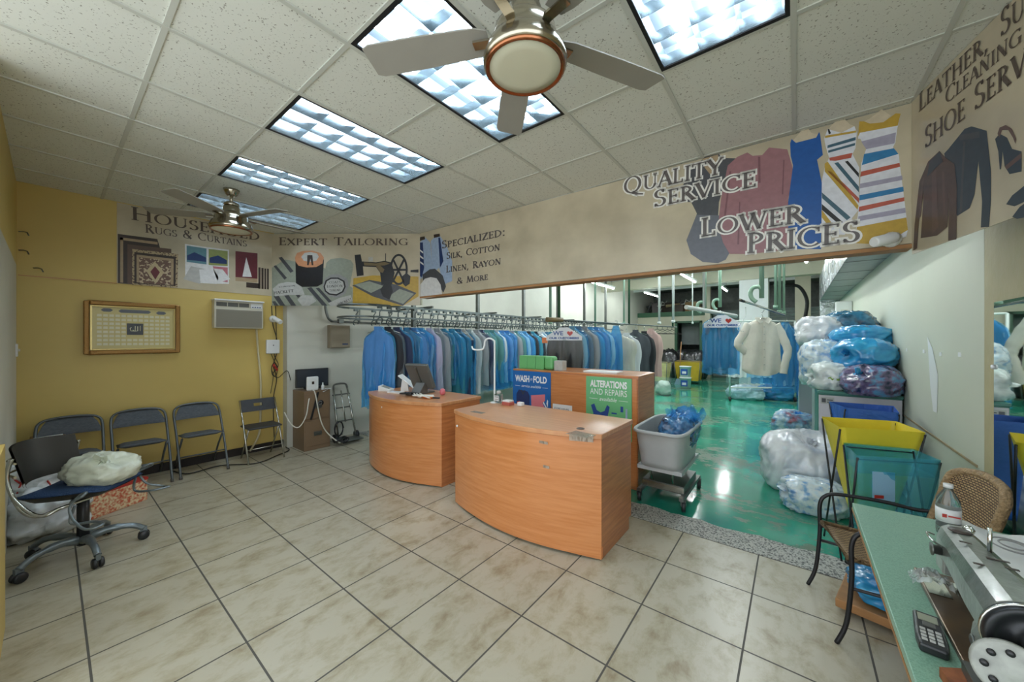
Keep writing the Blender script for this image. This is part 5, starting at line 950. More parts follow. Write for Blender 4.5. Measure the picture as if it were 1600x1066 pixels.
for k in range(6): B().lathe([(0, 0), (.006, 0), (.006, .003), (0, .003)], (0, -.063, -.2-k*.1), 8, (0, -1, 0)).build('button', 'p_lgrey', t)
B().tube(bez([(-.19, 0, -.15), (0, 0, -.085), (0, 0, -.02), (.03, 0, .02), (.02, 0, .05), (-.02, 0, .055)], 5), .004, 6).tube([(0, 0, -.085), (.19, 0, -.15)], .004, 6).build('hanger', 'chrome', t)
tag(B().tube(bez([(0, 0, 0), (.0, 0, -.12), (-.03, 0, -.18), (-.1, 0, -.3), (-.02, 0, -.34)], 5), .004, 6).build('wire_hook', 'chrome', loc=(-0.537, 5.928, 2.021)), 'bent wire dangling left of the white shirt collar', 'wire')
g = garment('garment', 'blue striped shirt under printed WE OUR CUSTOMERS cape, left of the white shirt', 'garment', .23, .78, .06, 3, 'g_slate', 'film_blue', collar=False); g.location = tuple(Vector((-0.888, 6.276, 1.978))+UPV*.035); g.rotation_euler = (0, 0, R(20)); paper_cover(g, .24, .06, y=-.085)
g = garment('garment', 'light blue bagged garment right of the white shirt', 'garment', .16, .95, .06, 7, 'g_sky', 'film_blue', collar=False); g.location = tuple(Vector((-0.117, 7.031, 1.957))-UPV*.05); g.rotation_euler = (0, 0, R(30))
# ---- rolling rack with bagged linen
P0, P1 = Vector((-1.31, 10.7, 0)), Vector((.0, 11.6, 0))
t = thing('rolling_rack', 'white rolling rack on casters behind the white shirt', 'rack', P0); V = P1-P0
for q in (Vector((0, 0, 0)), V): B().tube([q+UPV*.12, q+UPV*2.05], .02, 8).build('upright', 'pipe_white', t); B().lathe([(0, -.02), (.06, -.02), (.06, .02), (0, .02)], q+UPV*.06, 14, (1, .4, 0)).build('caster', 'plastic_black', t)
B().tube([UPV*2.05, V+UPV*2.05], .02, 8).build('top_bar', 'pipe_white', t); B().tube([UPV*.35, V+UPV*.35], .02, 8).build('bottom_bar', 'pipe_white', t)
for i in range(5):
    m, cv = [('g_white', 'film_clear'), ('g_sky', 'film_clear'), ('g_sky', 'film_blue'), ('g_blue', 'film_blue'), ('g_blue', 'film_blue')][i]; g = gtype('coat'); recol(g, m, cv); q = P0+V*(.12+.19*i); g.location = q+UPV*1.95; g.rotation_euler = (0, 0, R(30)); g.scale = (1.0, 1, 1.1)
    g['label'] = '%s garment from the left on the rolling rack behind the white shirt, %s' % (ordn(i), CN[m]); g['group'] = 'garments on the rolling rack'
lump('linen_bundle', 'pale bundle of bagged linen on the rolling rack base, left side', P0+V*.28+Vector((-.1, .35, 0)), .4, .22, .2, 'bag_pale_blue' if 'bag_pale_blue' in MATS else mat('bag_pale_blue', (176, 206, 220), .25, bump=1, bscale=6, coat=.4, var=.3, vscale=7, crinkle=.06), 11, .12)
mat('bag_blue', (52, 142, 190), .22, bump=1, bscale=6, coat=.5, col2=(30, 100, 158), vscale=6, crinkle=.06)
lump('linen_bundle', 'blue bundle of bagged linen on the floor behind the rolling rack', P0+V*.78+Vector((-.1, .35, 0)), .4, .22, .22, 'bag_blue', 12, .12)
mat('crate_blue', (40, 92, 176), .45)
for k in range(4):
    t = thing('storage_crate', '%s blue plastic crate of the stack right of the rolling rack' % ['bottom', 'second', 'third', 'top'][k], 'crate', (.3, 13.2, k*.47), group='stacked blue crates'); b = B(); w = .26
    for s in (-1, 1): b.box(s*w-.02, s*w+.02, -.2, .2, 0, .44).box(-w, w, s*.2-.02, s*.2+.02, 0, .44)
    b.box(-w, w, -.2, .2, 0, .03); b.build('crate_body', 'crate_blue', t); B().box(-.1, .1, -.225, -.215, .2, .32).build('handle_slot', 'plastic_black', t); B().box(-w-.03, w+.03, -.24, -.22, .4, .45).build('rim', 'crate_blue', t)
# ---- far left back: bins, pails, basket, dark bags
mat('bin_yellow', (200, 166, 44), .5, var=.12); mat('bag_black', (28, 28, 32), .25, bump=1, bscale=6, coat=.4, crinkle=.06)
def hamper(name, label, c, w, d, h, m, fm='dull_steel'):
    t = thing(name, label, 'hamper', c)
    b = B(); 
    for s in (-1, 1): b.add([(s*w, -d, h), (s*w, d, h), (s*w*.8, d*.8, .12), (s*w*.8, -d*.8, .12)], [(0, 1, 2, 3)]).add([(-w, s*d, h), (w, s*d, h), (w*.8, s*d*.8, .12), (-w*.8, s*d*.8, .12)], [(0, 1, 2, 3)])
    b.add([(-w*.8, -d*.8, .12), (w*.8, -d*.8, .12), (w*.8, d*.8, .12), (-w*.8, d*.8, .12)], [(0, 1, 2, 3)]); b.build('canvas_bag', m, t)
    B().tube([(-w, -d, h), (w, -d, h), (w, d, h), (-w, d, h)], .012, 6, closed=True).build('rim', fm, t)
    for sx in (-1, 1):
        for sy in (-1, 1): B().tube([(sx*w, sy*d, h), (sx*w*.9, sy*d*.9, 0)], .012, 6).build('leg', fm, t)
    return t
hamper('laundry_hamper', 'yellow canvas hamper before the back door, right one', (-3.0, 14.2, 0), .42, .35, .8, 'bin_yellow'); hamper('laundry_hamper', 'pale yellow hamper left of the yellow one at the back', (-3.75, 13.3, 0), .3, .3, .78, mat('bin_cream', (206, 196, 140), .5, var=.2))
for k in range(2):
    t = thing('pail', ['lower', 'upper'][k]+' white pail of the two stacked on the green floor', 'pail', (-2.79, 12.67, k*.36), group='stacked white pails'); B().lathe([(.0, 0), (.15, 0), (.17, .33), (.18, .33), (.18, .355), (0, .355)], n=24).build('pail', 'bright_white', t); B().box(-.1, .1, -.172, -.16, .08, .27).build('label', 'sign_ink', t); B().box(-.06, .06, -.176, -.17, .12, .2).build('label_panel', 'p_white', t)
t = thing('laundry_basket', 'clear plastic tub of white laundry at the end of the low rail', 'basket', (-2.95, 10.77, 0)); B().prism([(-.22, 0), (.22, 0), (.26, .48), (-.26, .48)], -.2, .2, 'y').build('tub', 'film_clear', t)
lump('folded_laundry', 'white laundry inside the clear tub', (-2.95, 10.77, .02), .19, .16, .2, 'bag_pale', 14, .15, cat='laundry', nu=30, nv=20)
for k, (x, y, s) in enumerate([(-4.1, 15.9, .42), (-3.2, 16.1, .45), (-3.62, 16.25, .45)]): lump('dark_bag', 'black bag in the back doorway, '+['left one', 'right one', 'one furthest behind'][k], (x, y, 0), s, s*.8, .62, 'bag_black', 20+k, .15, nu=30, nv=20)
t = thing('broom', 'broom standing among the yellow hampers before the back door', 'broom', (-3.2, 13.6, 0)); B().tube([(0, 0, .2), (.05, .1, 1.5)], .014, 6).build('handle', 'timber_edge', t); B().prism([(-.15, 0), (.15, 0), (.08, .2), (-.08, .2)], -.03, .03, 'y').build('brush', 'p_lblue', t)
random.seed(5)
for k in range(14):
    x = -5.3+k*.18; y = 17.15+random.uniform(0, .8); nm = ['scrap_metal', 'scrap_carton', 'scrap_roll'][k % 3]
    if k % 3 == 0: o = B().tube([(-.25, 0, 0), (-.1, 0, .5), (.2, 0, .3), (.3, 0, .02)], .03, 6).tube([(-.3, .05, .3), (.3, -.05, .4)], .025, 6).tube([(-.2, .1, .0), (.15, .1, .55)], .02, 6).build(nm, ['p_charcoal', 'p_lgrey'][k % 2], loc=(x, y, 2.83), rz=random.uniform(-.6, .6))
    elif k % 3 == 1: o = bev(B().box(-.25, .25, -.2, .2, 0, random.uniform(.25, .5)).build(nm, ['p_dkbrown', 'cardboard', 'p_black'][k % 3-1 if k < 9 else 1], loc=(x, y, 2.8), rz=random.uniform(-.4, .4)))
    else: o = B().tube([(-.3, 0, .1), (.3, .1, .1)], .1, 10).tube([(-.2, -.2, .3), (.35, .0, .34)], .07, 10).build(nm, ['p_black', 'p_tan'][k % 2], loc=(x, y, 2.81), rz=random.uniform(-.5, .5))
    tag(o, '%s item from the left in the scrap piled on the green mezzanine, a %s' % (ordn(k), nm.split('_')[1]), 'scrap', 'scrap on the mezzanine')
# ================================================================ RIGHT SIDE OF THE BACK SHOP
mat('foil', (206, 212, 214), .22, .85, bump=.8, bscale=9); mat('foil_board', (150, 158, 156), .45, .3, var=.12)
t = thing('air_duct', 'foil wrapped air duct along the top of the right wall', 'duct', (.68, 4, 2.55)); b = B(); 
b.grid(lambda u, v: (-.19+.015*math.sin(u*60)*math.sin(v*9), u*8, .0+.62*v), 60, 8); b.build('foil_side', 'foil', t); B().box(-.185, .188, 0, 8, 0, .62).build('duct_body', 'foil_board', t); B().box(-.185, .188, 7.9, 8.3, -.8, .62).build('drop_leg', 'foil', t)
for k in range(9): B().box(-.192, .189, .4+k*.9, .42+k*.9, -.004, .6).build('seam_strip', 'dull_steel', t)
t = thing('electric_panel', 'white electric panel cabinet high beside the right wall', 'electrical box', (.75, 9.5, 1.75)); bev(B().box(-.12, .11, -.08, .1, 0, .56).build('casing', 'plastic_white', t)); B().box(-.05, .05, -.085, -.08, .1, .4).build('label', 'plastic_ivory', t)
cable('thick black hose curving down the beige pillar', [(-.25, 14.5, 3.3), (.1, 14.6, 3.25), (.3, 14.7, 2.8), (.25, 14.8, 2.2), (.2, 15, 1.4), (.2, 15, .3), (.2, 15, .04)], .05, 'cable_black', 'hose')
mat('washer_top', (60, 120, 106), .35); mat('washer_front', (206, 202, 206), .35, var=.05); mat('washer_grey', (160, 168, 166), .4)
t = thing('washing_machine', 'pale fronted washing machine with green top under the pile of bags', 'washing machine', (.53, 5.3, 0))
bev(B().box(-.33, .33, .012, .75, .04, .98).build('casing', 'washer_top', t), .012); bev(B().box(-.32, .325, 0, .012, .05, .955).build('front_panel', 'washer_front', t), .004); bev(B().box(-.335, .335, -.005, .755, .965, 1.0).build('lid', 'washer_top', t), .008)
s_ = B().box(-.305, -.19, -.003, 0, .86, .935).build('data_plate', 'p_lgrey', t); B().box(-.295, -.26, -.0045, -.003, .875, .92).box(-.25, -.2, -.0045, -.003, .875, .885).box(-.25, -.2, -.0045, -.003, .9, .91).build('plate_print', 'p_charcoal', s_); B().box(-.3, .3, .04, .72, 0, .04).build('plinth', 'plastic_black', t)
t = thing('tumble_dryer', 'green topped machine standing behind the pale washing machine', 'machine', (.53, 6.2, 0)); bev(B().box(-.33, .33, 0, .8, .0, 1.46).build('casing', 'washer_grey', t), .012); bev(B().box(-.335, .335, -.005, .805, 1.46, 1.5).build('top', 'washer_top', t)); B().box(-.25, .25, -.012, 0, .5, 1.2).build('door', 'washer_front', t)
t = thing('machine_cabinet', 'tall grey machine cabinet at the back behind the dryer', 'machine', (.45, 7.6, 0)); bev(B().box(-.4, .4, 0, .7, 0, 1.88).build('casing', 'washer_grey', t)); B().box(-.42, .41, -.02, .7, 1.85, 1.9).build('top', 'washer_front', t)
def bagmat(n, c1, c2, c3=None, sc=7): 
    m = mat(n, c1, .2, col2=c2, vscale=sc, bump=1, bscale=5.5, coat=.55, detail=4, crinkle=.07); nt, b_ = nodes(m)
    if c3:
        r = [x for x in nt.nodes if x.type == 'VALTORGB'][0]; r.color_ramp.elements.new(.5).color = lin(c3)
    return m
bagmat('bag_cleargreen', (214, 222, 220), (176, 190, 196), (220, 226, 224)); bagmat('bag_bluewhite', (186, 208, 222), (112, 156, 200), (206, 216, 218), 13); bagmat('bag_darkmix', (96, 150, 190), (30, 46, 74), (110, 96, 130), 14); bagmat('bag_cyan', (60, 164, 210), (36, 128, 190)); bagmat('bag_deepteal', (40, 96, 128), (28, 60, 84), (60, 120, 150)); bagmat('bag_whitemix', (224, 228, 230), (192, 200, 208), (214, 216, 220)); bagmat('bag_redmix', (196, 208, 214), (150, 90, 104), (120, 160, 196), 8); bagmat('bag_dkblue', (40, 84, 132), (26, 46, 80), (70, 130, 180), 10)
o = lump('laundry_bag', 'clear laundry bag with a green leafy print in front on the washing machine', (.33, 5.55, 1.0), .2, .18, .17, 'bag_cleargreen', 31, .1, (-.9, -.2, .05))
mat('leaf_green', (128, 168, 50), .3)
lump('green_print', '', (0, 0, 0), .09, .03, .05, 'leaf_green', 3, .3); lp = bpy.context.scene.objects['green_print']; del lp['label']; del lp['category']; lp.parent = o; lp.location = (.03, -.155, .1); lp.rotation_euler = (0, R(28), 0)
lump('laundry_bag', 'blue and white mottled laundry bag at the left rear of the washing machine', (.27, 5.9, 1.0), .21, .2, .3, 'bag_bluewhite', 32, .14)
lump('laundry_bag', 'dark multicoloured laundry bag at the right front of the washing machine', (.63, 5.35, .99), .23, .22, .17, 'bag_darkmix', 33, .09, (-.4, -.5, .4), knotm='bag_cyan')
lump('laundry_bag', 'bright blue tied laundry bag lying on the dark one', (.6, 5.6, 1.27), .25, .24, .17, 'bag_cyan', 34, .07, (-.75, -.75, -.1), wr=.07)
lump('laundry_bag', 'bright blue laundry bag second from the top of the pile', (.62, 6.0, 1.5), .26, .22, .13, 'bag_cyan', 35, .12)
lump('laundry_bag', 'dark teal laundry bag on top of the pile against the right wall', (.54, 6.55, 1.5), .29, .24, .24, 'bag_deepteal', 36, .1)
lump('laundry_bag', 'white laundry bag at the top left of the pile', (.26, 6.45, 1.5), .24, .24, .21, 'bag_whitemix', 37, .13)
o = lump('laundry_bag', 'big clear bag of white bedding on the green floor', (0.054, 4.930, -0.018)[:2]+(0,), .35, .33, .33, 'bag_whitemix', 38, .06, (.3, -.3, .9), wr=.04, sq=3)
lump('laundry_bag', 'small blue and white bag on the floor in front of the bedding bag', (0.131, 4.356, -0.013)[:2]+(0,), .25, .2, .15, 'bag_bluewhite', 39, .12, (-.9, -.2, .2), rot=.2)
lump('laundry_bag', 'clear knotted bag with red and blue clothes on the floor by the washing machine', (0.008, 7.497, -0.007)[:2]+(0,), .3, .25, .22, 'bag_redmix', 40, .16, (.1, -.1, 1), knotm='film_blue')
# grey tub on a wheeled frame
mat('tub_grey', (186, 190, 190), .4, var=.06)
t = thing('laundry_cart', 'grey plastic tub on a small wheeled frame beside the counters', 'cart', (-1.0, 3.86, 0))
hx, hy = .225, .44
def tubp(u, v, s=1):
    a = u*2*PI; c, q = math.cos(a), math.sin(a); k = (abs(c)**6+abs(q)**6)**(-1/6); f_ = (.84+.16*v)*s; return (c*k*hx*f_, q*k*hy*f_, .37+.34*v)
b = B(); b.grid(lambda u, v: tubp(u, v), 40, 8, wrap=True).grid(lambda u, v: tubp(u, max(v, .02), .96), 40, 8, wrap=True); b.grid(lambda u, v: tuple(Vector(tubp(u, 0))*1 if v > .5 else (0, 0, .37)), 40, 2, wrap=True); b.build('tub', 'tub_grey', t)
B().tube([tubp(k/40, 1, 1.03) for k in range(40)], .018, 8, closed=True).build('rim', 'tub_grey', t)
B().box(-.2, .2, -.36, .36, .335, .37).build('tub_tray', 'tub_grey', t)
for sx in (-1, 1):
    B().tube(bez([(sx*.1, -.3, .34), (sx*.1, -.22, .2), (sx*.14, .0, .17), (sx*.1, .22, .2), (sx*.1, .3, .34)], 5), .012, 6).build('wire_support', 'steel', t); B().box(sx*.19-.02, sx*.19+.02, -.34, .4, .1, .13).build('frame_bar', 'dull_steel', t)
    for sy in (-.3, .36): c_ = B().lathe([(0, -.016), (.048, -.016), (.05, 0), (.048, .016), (0, .016)], (sx*.2, sy, .05), 18, (1, .3, 0)).build('caster', 'plastic_black', t); B().box(sx*.2-.022, sx*.2+.022, sy-.015, sy+.015, .05, .11).build('caster_fork', 'dull_steel', c_)
B().box(-.19, .19, -.24, .28, .13, .2).build('base_box', 'dull_steel', t); B().box(-.19, .19, -.245, -.24, .14, .19).build('base_rail', 'steel', t)
B().lathe([(0, 0), (.022, 0), (.022, .004), (0, .004)], (.222, -.1, .62), 14, (1, 0, 0)).build('hand_hole', 'p_black', t); B().lathe([(0, 0), (.02, 0), (.02, .004), (0, .004)], (.224, .2, .64), 14, (1, 0, 0)).build('red_sticker', 'red_plastic', t)
lump('laundry_bag', 'dark blue plastic bag inside the grey tub cart', (-.93, 3.95, .5), .16, .3, .17, 'bag_dkblue', 41, .12)
b = B(); random.seed(8)
b.grid(lambda u, v: (-.14+.28*u+.04*math.sin(v*14+u*5), -.22+.44*v, .05+.06*math.sin(u*13+v*3)*math.cos(v*17)+.04*noise.noise(Vector((u*9, v*9, 1)))), 22, 26); tag(b.build('plastic_wrap', 'film_blue', loc=(-.88, 4.0, .76)), 'crinkled bright blue plastic over the dark bag in the tub', 'plastic')
# ---- collapsible carts
mat('canvas_yellow', (224, 204, 52), .55, bump=.25, bscale=20); mat('canvas_blue', (48, 98, 184), .55, bump=.4, bscale=24, var=.15); mat('wire_black', (44, 44, 46), .4, .5)
def vcart(label, rim, z, zb, kb, m, frame='wire_black', mesh=False, note=None):
    c = sum((Vector((p[0], p[1], 0)) for p in rim), Vector())/4; t = thing('laundry_cart', label, 'cart', c); q = [Vector((p[0], p[1], 0))-c for p in rim]
    def P(u, v):
        s = u*4; i = int(s) % 4; f_ = s-int(s); p = q[i].lerp(q[(i+1) % 4], f_); k = kb+(1-kb)*v; bl = .012*math.sin(u*50)*(1-v)*v*4
        return (p.x*k*(1+bl), p.y*k*(1+bl), zb+(z-zb)*v)
    b = B(); b.grid(P, 48, 14, wrap=True); b.add([tuple(P(i/48, 0)) for i in range(48)], [list(range(48))]); b.build('bag', m, t)
    b = B(); b.grid(lambda u, v: tuple(Vector(P(u, 1-.16*v))*1+Vector(P(u, 1)).normalized()*.006), 48, 3, wrap=True); b.build('rim_cuff', m, t)
    for (i, j) in ((0, 2), (1, 3)): pass
    for (a0, a1) in ((0, 1), (3, 2)):
        B().tube([q[a0]+UPV*(z-.01), q[a1]*.95+UPV*.01], .0065, 6).build('cross_leg', frame, t); B().tube([q[a1]+UPV*(z-.01), q[a0]*.95+UPV*.01], .0065, 6).build('cross_leg', frame, t)
    for (a0, a1) in (((0, 3), (1, 2)) if m == 'film_teal' else ()): B().tube([q[a0]*.96+UPV*(z-.02), q[a1]*.96+UPV*(z-.02)], .004, 6).build('rim_bar', frame, t); B().tube([q[a0]*.95+UPV*.01, q[a1]*.95+UPV*.01], .008, 6).build('foot_bar', frame, t)
    return t, q
vcart('blue laundry cart in front of the washing machine', [(.36, 4.44), (.27, 4.78), (.72, 4.82), (.69, 4.4)], .95, .2, .7, 'canvas_blue')
vcart('yellow V shaped canvas laundry cart', [(.25, 3.42), (.17, 3.8), (.6, 3.93), (.68, 3.57)], .95, .3, .42, 'canvas_yellow')
t, q = vcart('see-through teal plastic laundry cart in front of the yellow one', [(.31, 3.12), (.27, 3.44), (.62, 3.53), (.69, 3.3)], .84, .14, .82, 'film_teal')
o = B().box(-.06, .06, -.002, .0, -.09, .09).build('paper_slip', mat('slip_blue', (150, 196, 224), .4), t, loc=(-.04, -.165, .66), rz=R(28)); B().box(-.05, .0, -.003, -.002, -.075, -.055).build('slip_print', 'red_plastic', o)
lump('blue_bag', 'crumpled blue bag on the floor under the wicker chair', (.42, 2.92, .09), .16, .13, .09, 'bag_cyan', 43, .2); tag(bev(B().box(-.2, .3, -.2, .2, 0, .05).build('wooden_board', 'timber_edge', loc=(.42, 2.95, .03), rz=R(-12))), 'reddish wooden board under the wicker chair', 'board')
# ---- wall marks, mirror
for k, (y, z, w) in enumerate(((6.0, 1.47, .05), (5.2, 1.47, .03), (4.6, 1.47, .06), (4.15, 1.46, .05), (3.75, 1.47, .05))): tag(B().box(.866, .87, y-w/2, y+w/2, z-.015, z+.015).build('wall_label', 'plastic_white'), '%s small white label stuck on the right wall, counted from the bags' % ordn(k), 'label', 'labels on the right wall')
tag(B().add([(.868, 4.5, 1.6), (.868, 4.42, 1.2), (.868, 4.34, 1.0), (.868, 4.24, 1.0), (.868, 4.22, 1.3), (.868, 4.36, 1.5)], [(0, 1, 2, 3, 4, 5)]).build('paint_patch', 'plastic_white'), 'white paint patch on the right wall', 'paint patch')
mm = mat('mirror_glass', (226, 236, 232), .02, 1)
tag(B().box(.862, .87, 1.5, 3.2, .35, 1.776).build('wall_mirror', 'mirror_glass'), 'large mirror on the slanting wall at the right edge', 'mirror')
tag(B().lathe([(0, 0), (.014, 0), (.012, .01), (0, .012)], (.862, 3.195, 1.42), 12, (-1, 0, 0)).build('mirror_clip', 'plastic_white'), 'small white clip on the left edge of the mirror', 'clip')
# ================================================================ WICKER CHAIR, TABLE, SEWING MACHINE
m = mat('wicker', (164, 132, 92), .7); nt, b_ = nodes(m); tc = nt.nodes.new('ShaderNodeTexCoord'); bk_ = nt.nodes.new('ShaderNodeTexBrick'); bk_.inputs['Scale'].default_value = 1; bk_.inputs['Brick Width'].default_value = .022; bk_.inputs['Row Height'].default_value = .012; bk_.inputs['Mortar Size'].default_value = .0026; bk_.inputs['Color1'].default_value = lin((188, 158, 112)); bk_.inputs['Color2'].default_value = lin((158, 126, 86)); bk_.inputs['Mortar'].default_value = lin((70, 52, 36))
nt.links.new(tc.outputs['UV'], bk_.inputs['Vector']); nt.links.new(bk_.outputs['Color'], b_.inputs['Base Color']); bp_ = nt.nodes.new('ShaderNodeBump'); bp_.inputs['Strength'].default_value = .8; bp_.inputs['Distance'].default_value = .01; bp_.invert = True; nt.links.new(bk_.outputs['Fac'], bp_.inputs['Height']); nt.links.new(bp_.outputs[0], b_.inputs['Normal'])
mat('wicker_rim', (176, 146, 106), .7, bump=1.0, bscale=70, var=.35, vscale=60)
def sheet(name, fn, nu, nv, m, parent, su, sv):
    b = B(); b.grid(fn, nu, nv); o = b.build(name, m, parent, fix=False); uv = o.data.uv_layers.new(name='uv')
    for l in o.data.loops: i = l.vertex_index; uv.data[l.index].uv = ((i % nu)/(nu-1)*su, (i//nu)/(nv-1)*sv)
    s = o.modifiers.new('thick', 'SOLIDIFY'); s.thickness = .008; return o
t = thing('wicker_armchair', 'wicker armchair with black metal frame between the table and the teal cart', 'armchair', (.47, 2.83, 0), R(12))
sheet('seat', lambda u, v: (-.3+.47*u, -.2+.4*v, .43-.045*u-.02*math.sin(v*PI)*math.sin(u*PI)), 11, 11, 'wicker', t, .5, .4)
def bk2(u, v): y = -.2+.4*u; k = 1-.18*(max(0, v-.8)/.2)**2*abs(2*u-1)**2; return (.15+.12*v+.03*(1-(2*u-1)**2), y*k, .44+.44*v-.03*max(0, v-.85)/.15*(2*u-1)**2)
sheet('backrest', bk2, 15, 15, 'wicker', t, .4, .46)
per = [bk2(0, v/8) for v in range(9)]+[bk2(u/8, 1) for u in range(1, 9)]+[bk2(1, 1-v/8) for v in range(1, 9)]
B().tube(bez(per, 2), .02, 8).build('back_rim', 'wicker_rim', t); B().tube([(-.3, -.2, .43), (-.3, .2, .43), (.17, .2, .385), (.17, -.2, .385)], .016, 8, closed=True).build('seat_rim', 'wicker_rim', t)
for s in (-1, 1):
    B().tube(bez([(-.36, s*.25, 0), (-.32, s*.25, .12), (-.3, s*.25, .35), (-.3, s*.25, .52), (-.27, s*.25, .585), (-.2, s*.25, .605), (.0, s*.25, .6), (.14, s*.24, .585), (.22, s*.22, .6)], 6), .0112, 8).build('arm_and_front_leg', 'wire_black', t)
    B().tube(bez([(.22, s*.22, .62), (.17, s*.22, .4), (.19, s*.22, .2), (.25, s*.22, 0)], 6), .012, 8).build('rear_leg', 'wire_black', t)
    B().tube([(-.3, s*.25, .3), (.22, s*.22, .25)], .008, 6).build('side_stretcher', 'wire_black', t); B().tube([(-.3, s*.25, .41), (-.3, s*.19, .41)], .008, 6).build('seat_bracket', 'wire_black', t)
B().tube([(.23, -.22, .22), (.23, .22, .22)], .008, 6).build('rear_stretcher', 'wire_black', t)
speckle('table_green', (132, 172, 148), (112, 152, 130), 240, .35, .6, .35)
t = thing('sewing_table', 'pale green sewing table in the lower right corner', 'table', (.6, 1.7, 0))
bev(B().box(-.37, .255, -.9, .82, .712, .74).build('tabletop', 'table_green', t), .003); B().box(-.372, .255, -.902, .822, .705, .714).build('edge_band', 'timber_edge', t)
for sx in (-.05, .22):
    for sy in (-.8, .7): B().tube([(sx, sy, 0), (sx, sy, .71)], .018, 10).build('leg', 'dull_steel', t)
B().box(-.05, .22, .69, .71, .3, .34).build('cross_brace', 'dull_steel', t); B().box(-.02, .02, -.8, .7, .1, .13).build('stretcher', 'dull_steel', t)
mat('machine_paint', (146, 150, 144), .28, .25, col2=(92, 96, 90), vscale=7, detail=9, coat=.3, bump=.1, bscale=40); mat('bed_brown', (78, 68, 58), .3, .5, col2=(110, 86, 60), vscale=9); mat('rust', (150, 88, 50), .7, var=.5, vscale=30); mat('wheel_black', (36, 38, 40), .35, .3)
t = thing('sewing_machine', 'worn grey industrial sewing machine on the green table', 'sewing machine', (.42, 1.62, .74))
bev(B().box(-.085, .1, -.24, .29, 0, .016).build('bed_plate', 'bed_brown', t), .003); B().box(-.08, -.03, .12, .24, .016, .019).build('needle_plate', 'steel', t)
def armsec(w, zt, zb): return [(-w, zb), (-w*1.0, zb+(zt-zb)*.6), (-w*.75, zt-.012), (-w*.35, zt), (w*.35, zt), (w*.75, zt-.012), (w, zb+(zt-zb)*.6), (w, zb)]
def loft(b, secs):
    n = len(secs[0][1]); vs = [(x, y, z) for y, s in secs for x, z in s]; fs = []
    for i in range(len(secs)-1): fs += [(i*n+k, i*n+(k+1) % n, (i+1)*n+(k+1) % n, (i+1)*n+k) for k in range(n)]
    b.add(vs, fs+[list(range(n)), list(range((len(secs)-1)*n, len(secs)*n))]); return b
bev(loft(B(), [(-.25, armsec(.062, .225, .11)), (-.1, armsec(.06, .228, .115)), (.1, armsec(.05, .22, .125)), (.2, armsec(.045, .215, .12)), (.235, armsec(.042, .212, .1)), (.25, armsec(.034, .2, .1))]).build('arm', 'machine_paint', t), .006, 3)
bev(loft(B(), [(.16, armsec(.043, .14, .07)), (.235, armsec(.042, .14, .065)), (.25, armsec(.034, .14, .07))]).build('head', 'machine_paint', t), .005)
bev(loft(B(), [(-.25, armsec(.07, .13, .016)), (-.17, armsec(.066, .13, .016)), (-.12, armsec(.05, .13, .03))]).build('pillar', 'machine_paint', t), .006)
B().tube([(0, .2, .08), (0, .2, .022)], .004, 8).tube([(.012, .21, .09), (.012, .21, .03)], .006, 8).build('needle_bar', 'chrome', t); B().box(-.012, .018, .18, .225, .018, .024).build('presser_foot', 'chrome', t)
B().tube([(.02, .04, .22), (.02, .04, .29)], .005, 8).build('thread_post', 'chrome', t); B().lathe([(.012, 0), (.014, .01), (.008, .02), (0, .022)], (.02, .2, .21), 12).build('top_knob', 'chrome', t)
tn = B().lathe([(0, 0), (.014, 0), (.014, .02), (.02, .022), (.02, .026), (0, .028)], (-.045, .15, .15), 14, (-1, 0, 0)).build('thread_tension', 'dull_steel', t); B().tube(bez([(-.05, .13, .17), (-.075, .12, .19), (-.08, .15, .2), (-.06, .17, .19)], 5), .003, 6).build('thread_guide', 'chrome', tn)
B().lathe([(0, 0), (.026, 0), (.024, .003), (0, .003)], (-.005, .17, .219), 20).build('oil_stain', 'p_dkbrown', t)
for k, (x, y, w) in enumerate(((-.02, .06, .012), (.018, -.02, .02), (-.03, -.08, .01), (.03, -.06, .012))): B().obox((x, y, .2265), (w, 0, 0), (0, .004, 0), (0, 0, .001)).build('paint_chip', 'p_dkbrown', t)
hw = B().lathe([(.02, 0), (.055, .004), (.07, 0), (.076, .006), (.076, .03), (.07, .036), (.056, .026), (.04, .02), (.024, .03), (.024, .05), (.0, .052)], (-.005, -.27, .165), 36, (0, -1, 0)).build('hand_wheel', 'wheel_black', t); B().lathe([(.0, .05), (.012, .05), (.01, .062), (0, .064)], (-.005, -.27, .165), 16, (0, -1, 0)).build('wheel_bolt', 'dull_steel', hw); B().tube([(-.005+.0765*math.cos(a), -.288, .165+.0765*math.sin(a)) for a in [2*PI*k/36 for k in range(36)]], .0035, 6, closed=True).build('wheel_band', 'steel', hw)
bw = B().lathe([(0, 0), (.054, 0), (.058, .006), (.058, .018), (.053, .02), (.03, .014), (.012, .02), (0, .02)], (-.05, -.33, .11), 36, (-.15, -1, .25)).build('bobbin_pulley', mat('pulley_white', (160, 162, 154), .35, var=.3, vscale=30), t)
ax = Vector((-.15, -1, .25)).normalized(); e1 = ax.orthogonal().normalized(); e2 = ax.cross(e1)
for k in range(8): a = 2*PI*k/8; B().lathe([(0, 0), (.007, 0), (.007, .003), (0, .003)], Vector((-.05, -.33, .11))+ax*.0165+(e1*math.cos(a)+e2*math.sin(a))*.037, 12, ax).build('pulley_hole', 'p_black', bw)
B().box(-.1, .06, -.36, -.25, .0, .05).build('motor_bracket', 'dull_steel', t); B().tube([(-.02, -.33, .05), (-.02, -.33, .1)], .012, 8).build('pulley_bracket', 'dull_steel', t); B().obox((-.1, -.31, .012), (.03, .02, 0), (-.01, .06, 0), (0, 0, .012)).obox((-.09, -.36, .03), (.012, 0, .02), (0, .02, 0), (-.01, 0, .01)).build('rusty_clamp', 'rust', t)
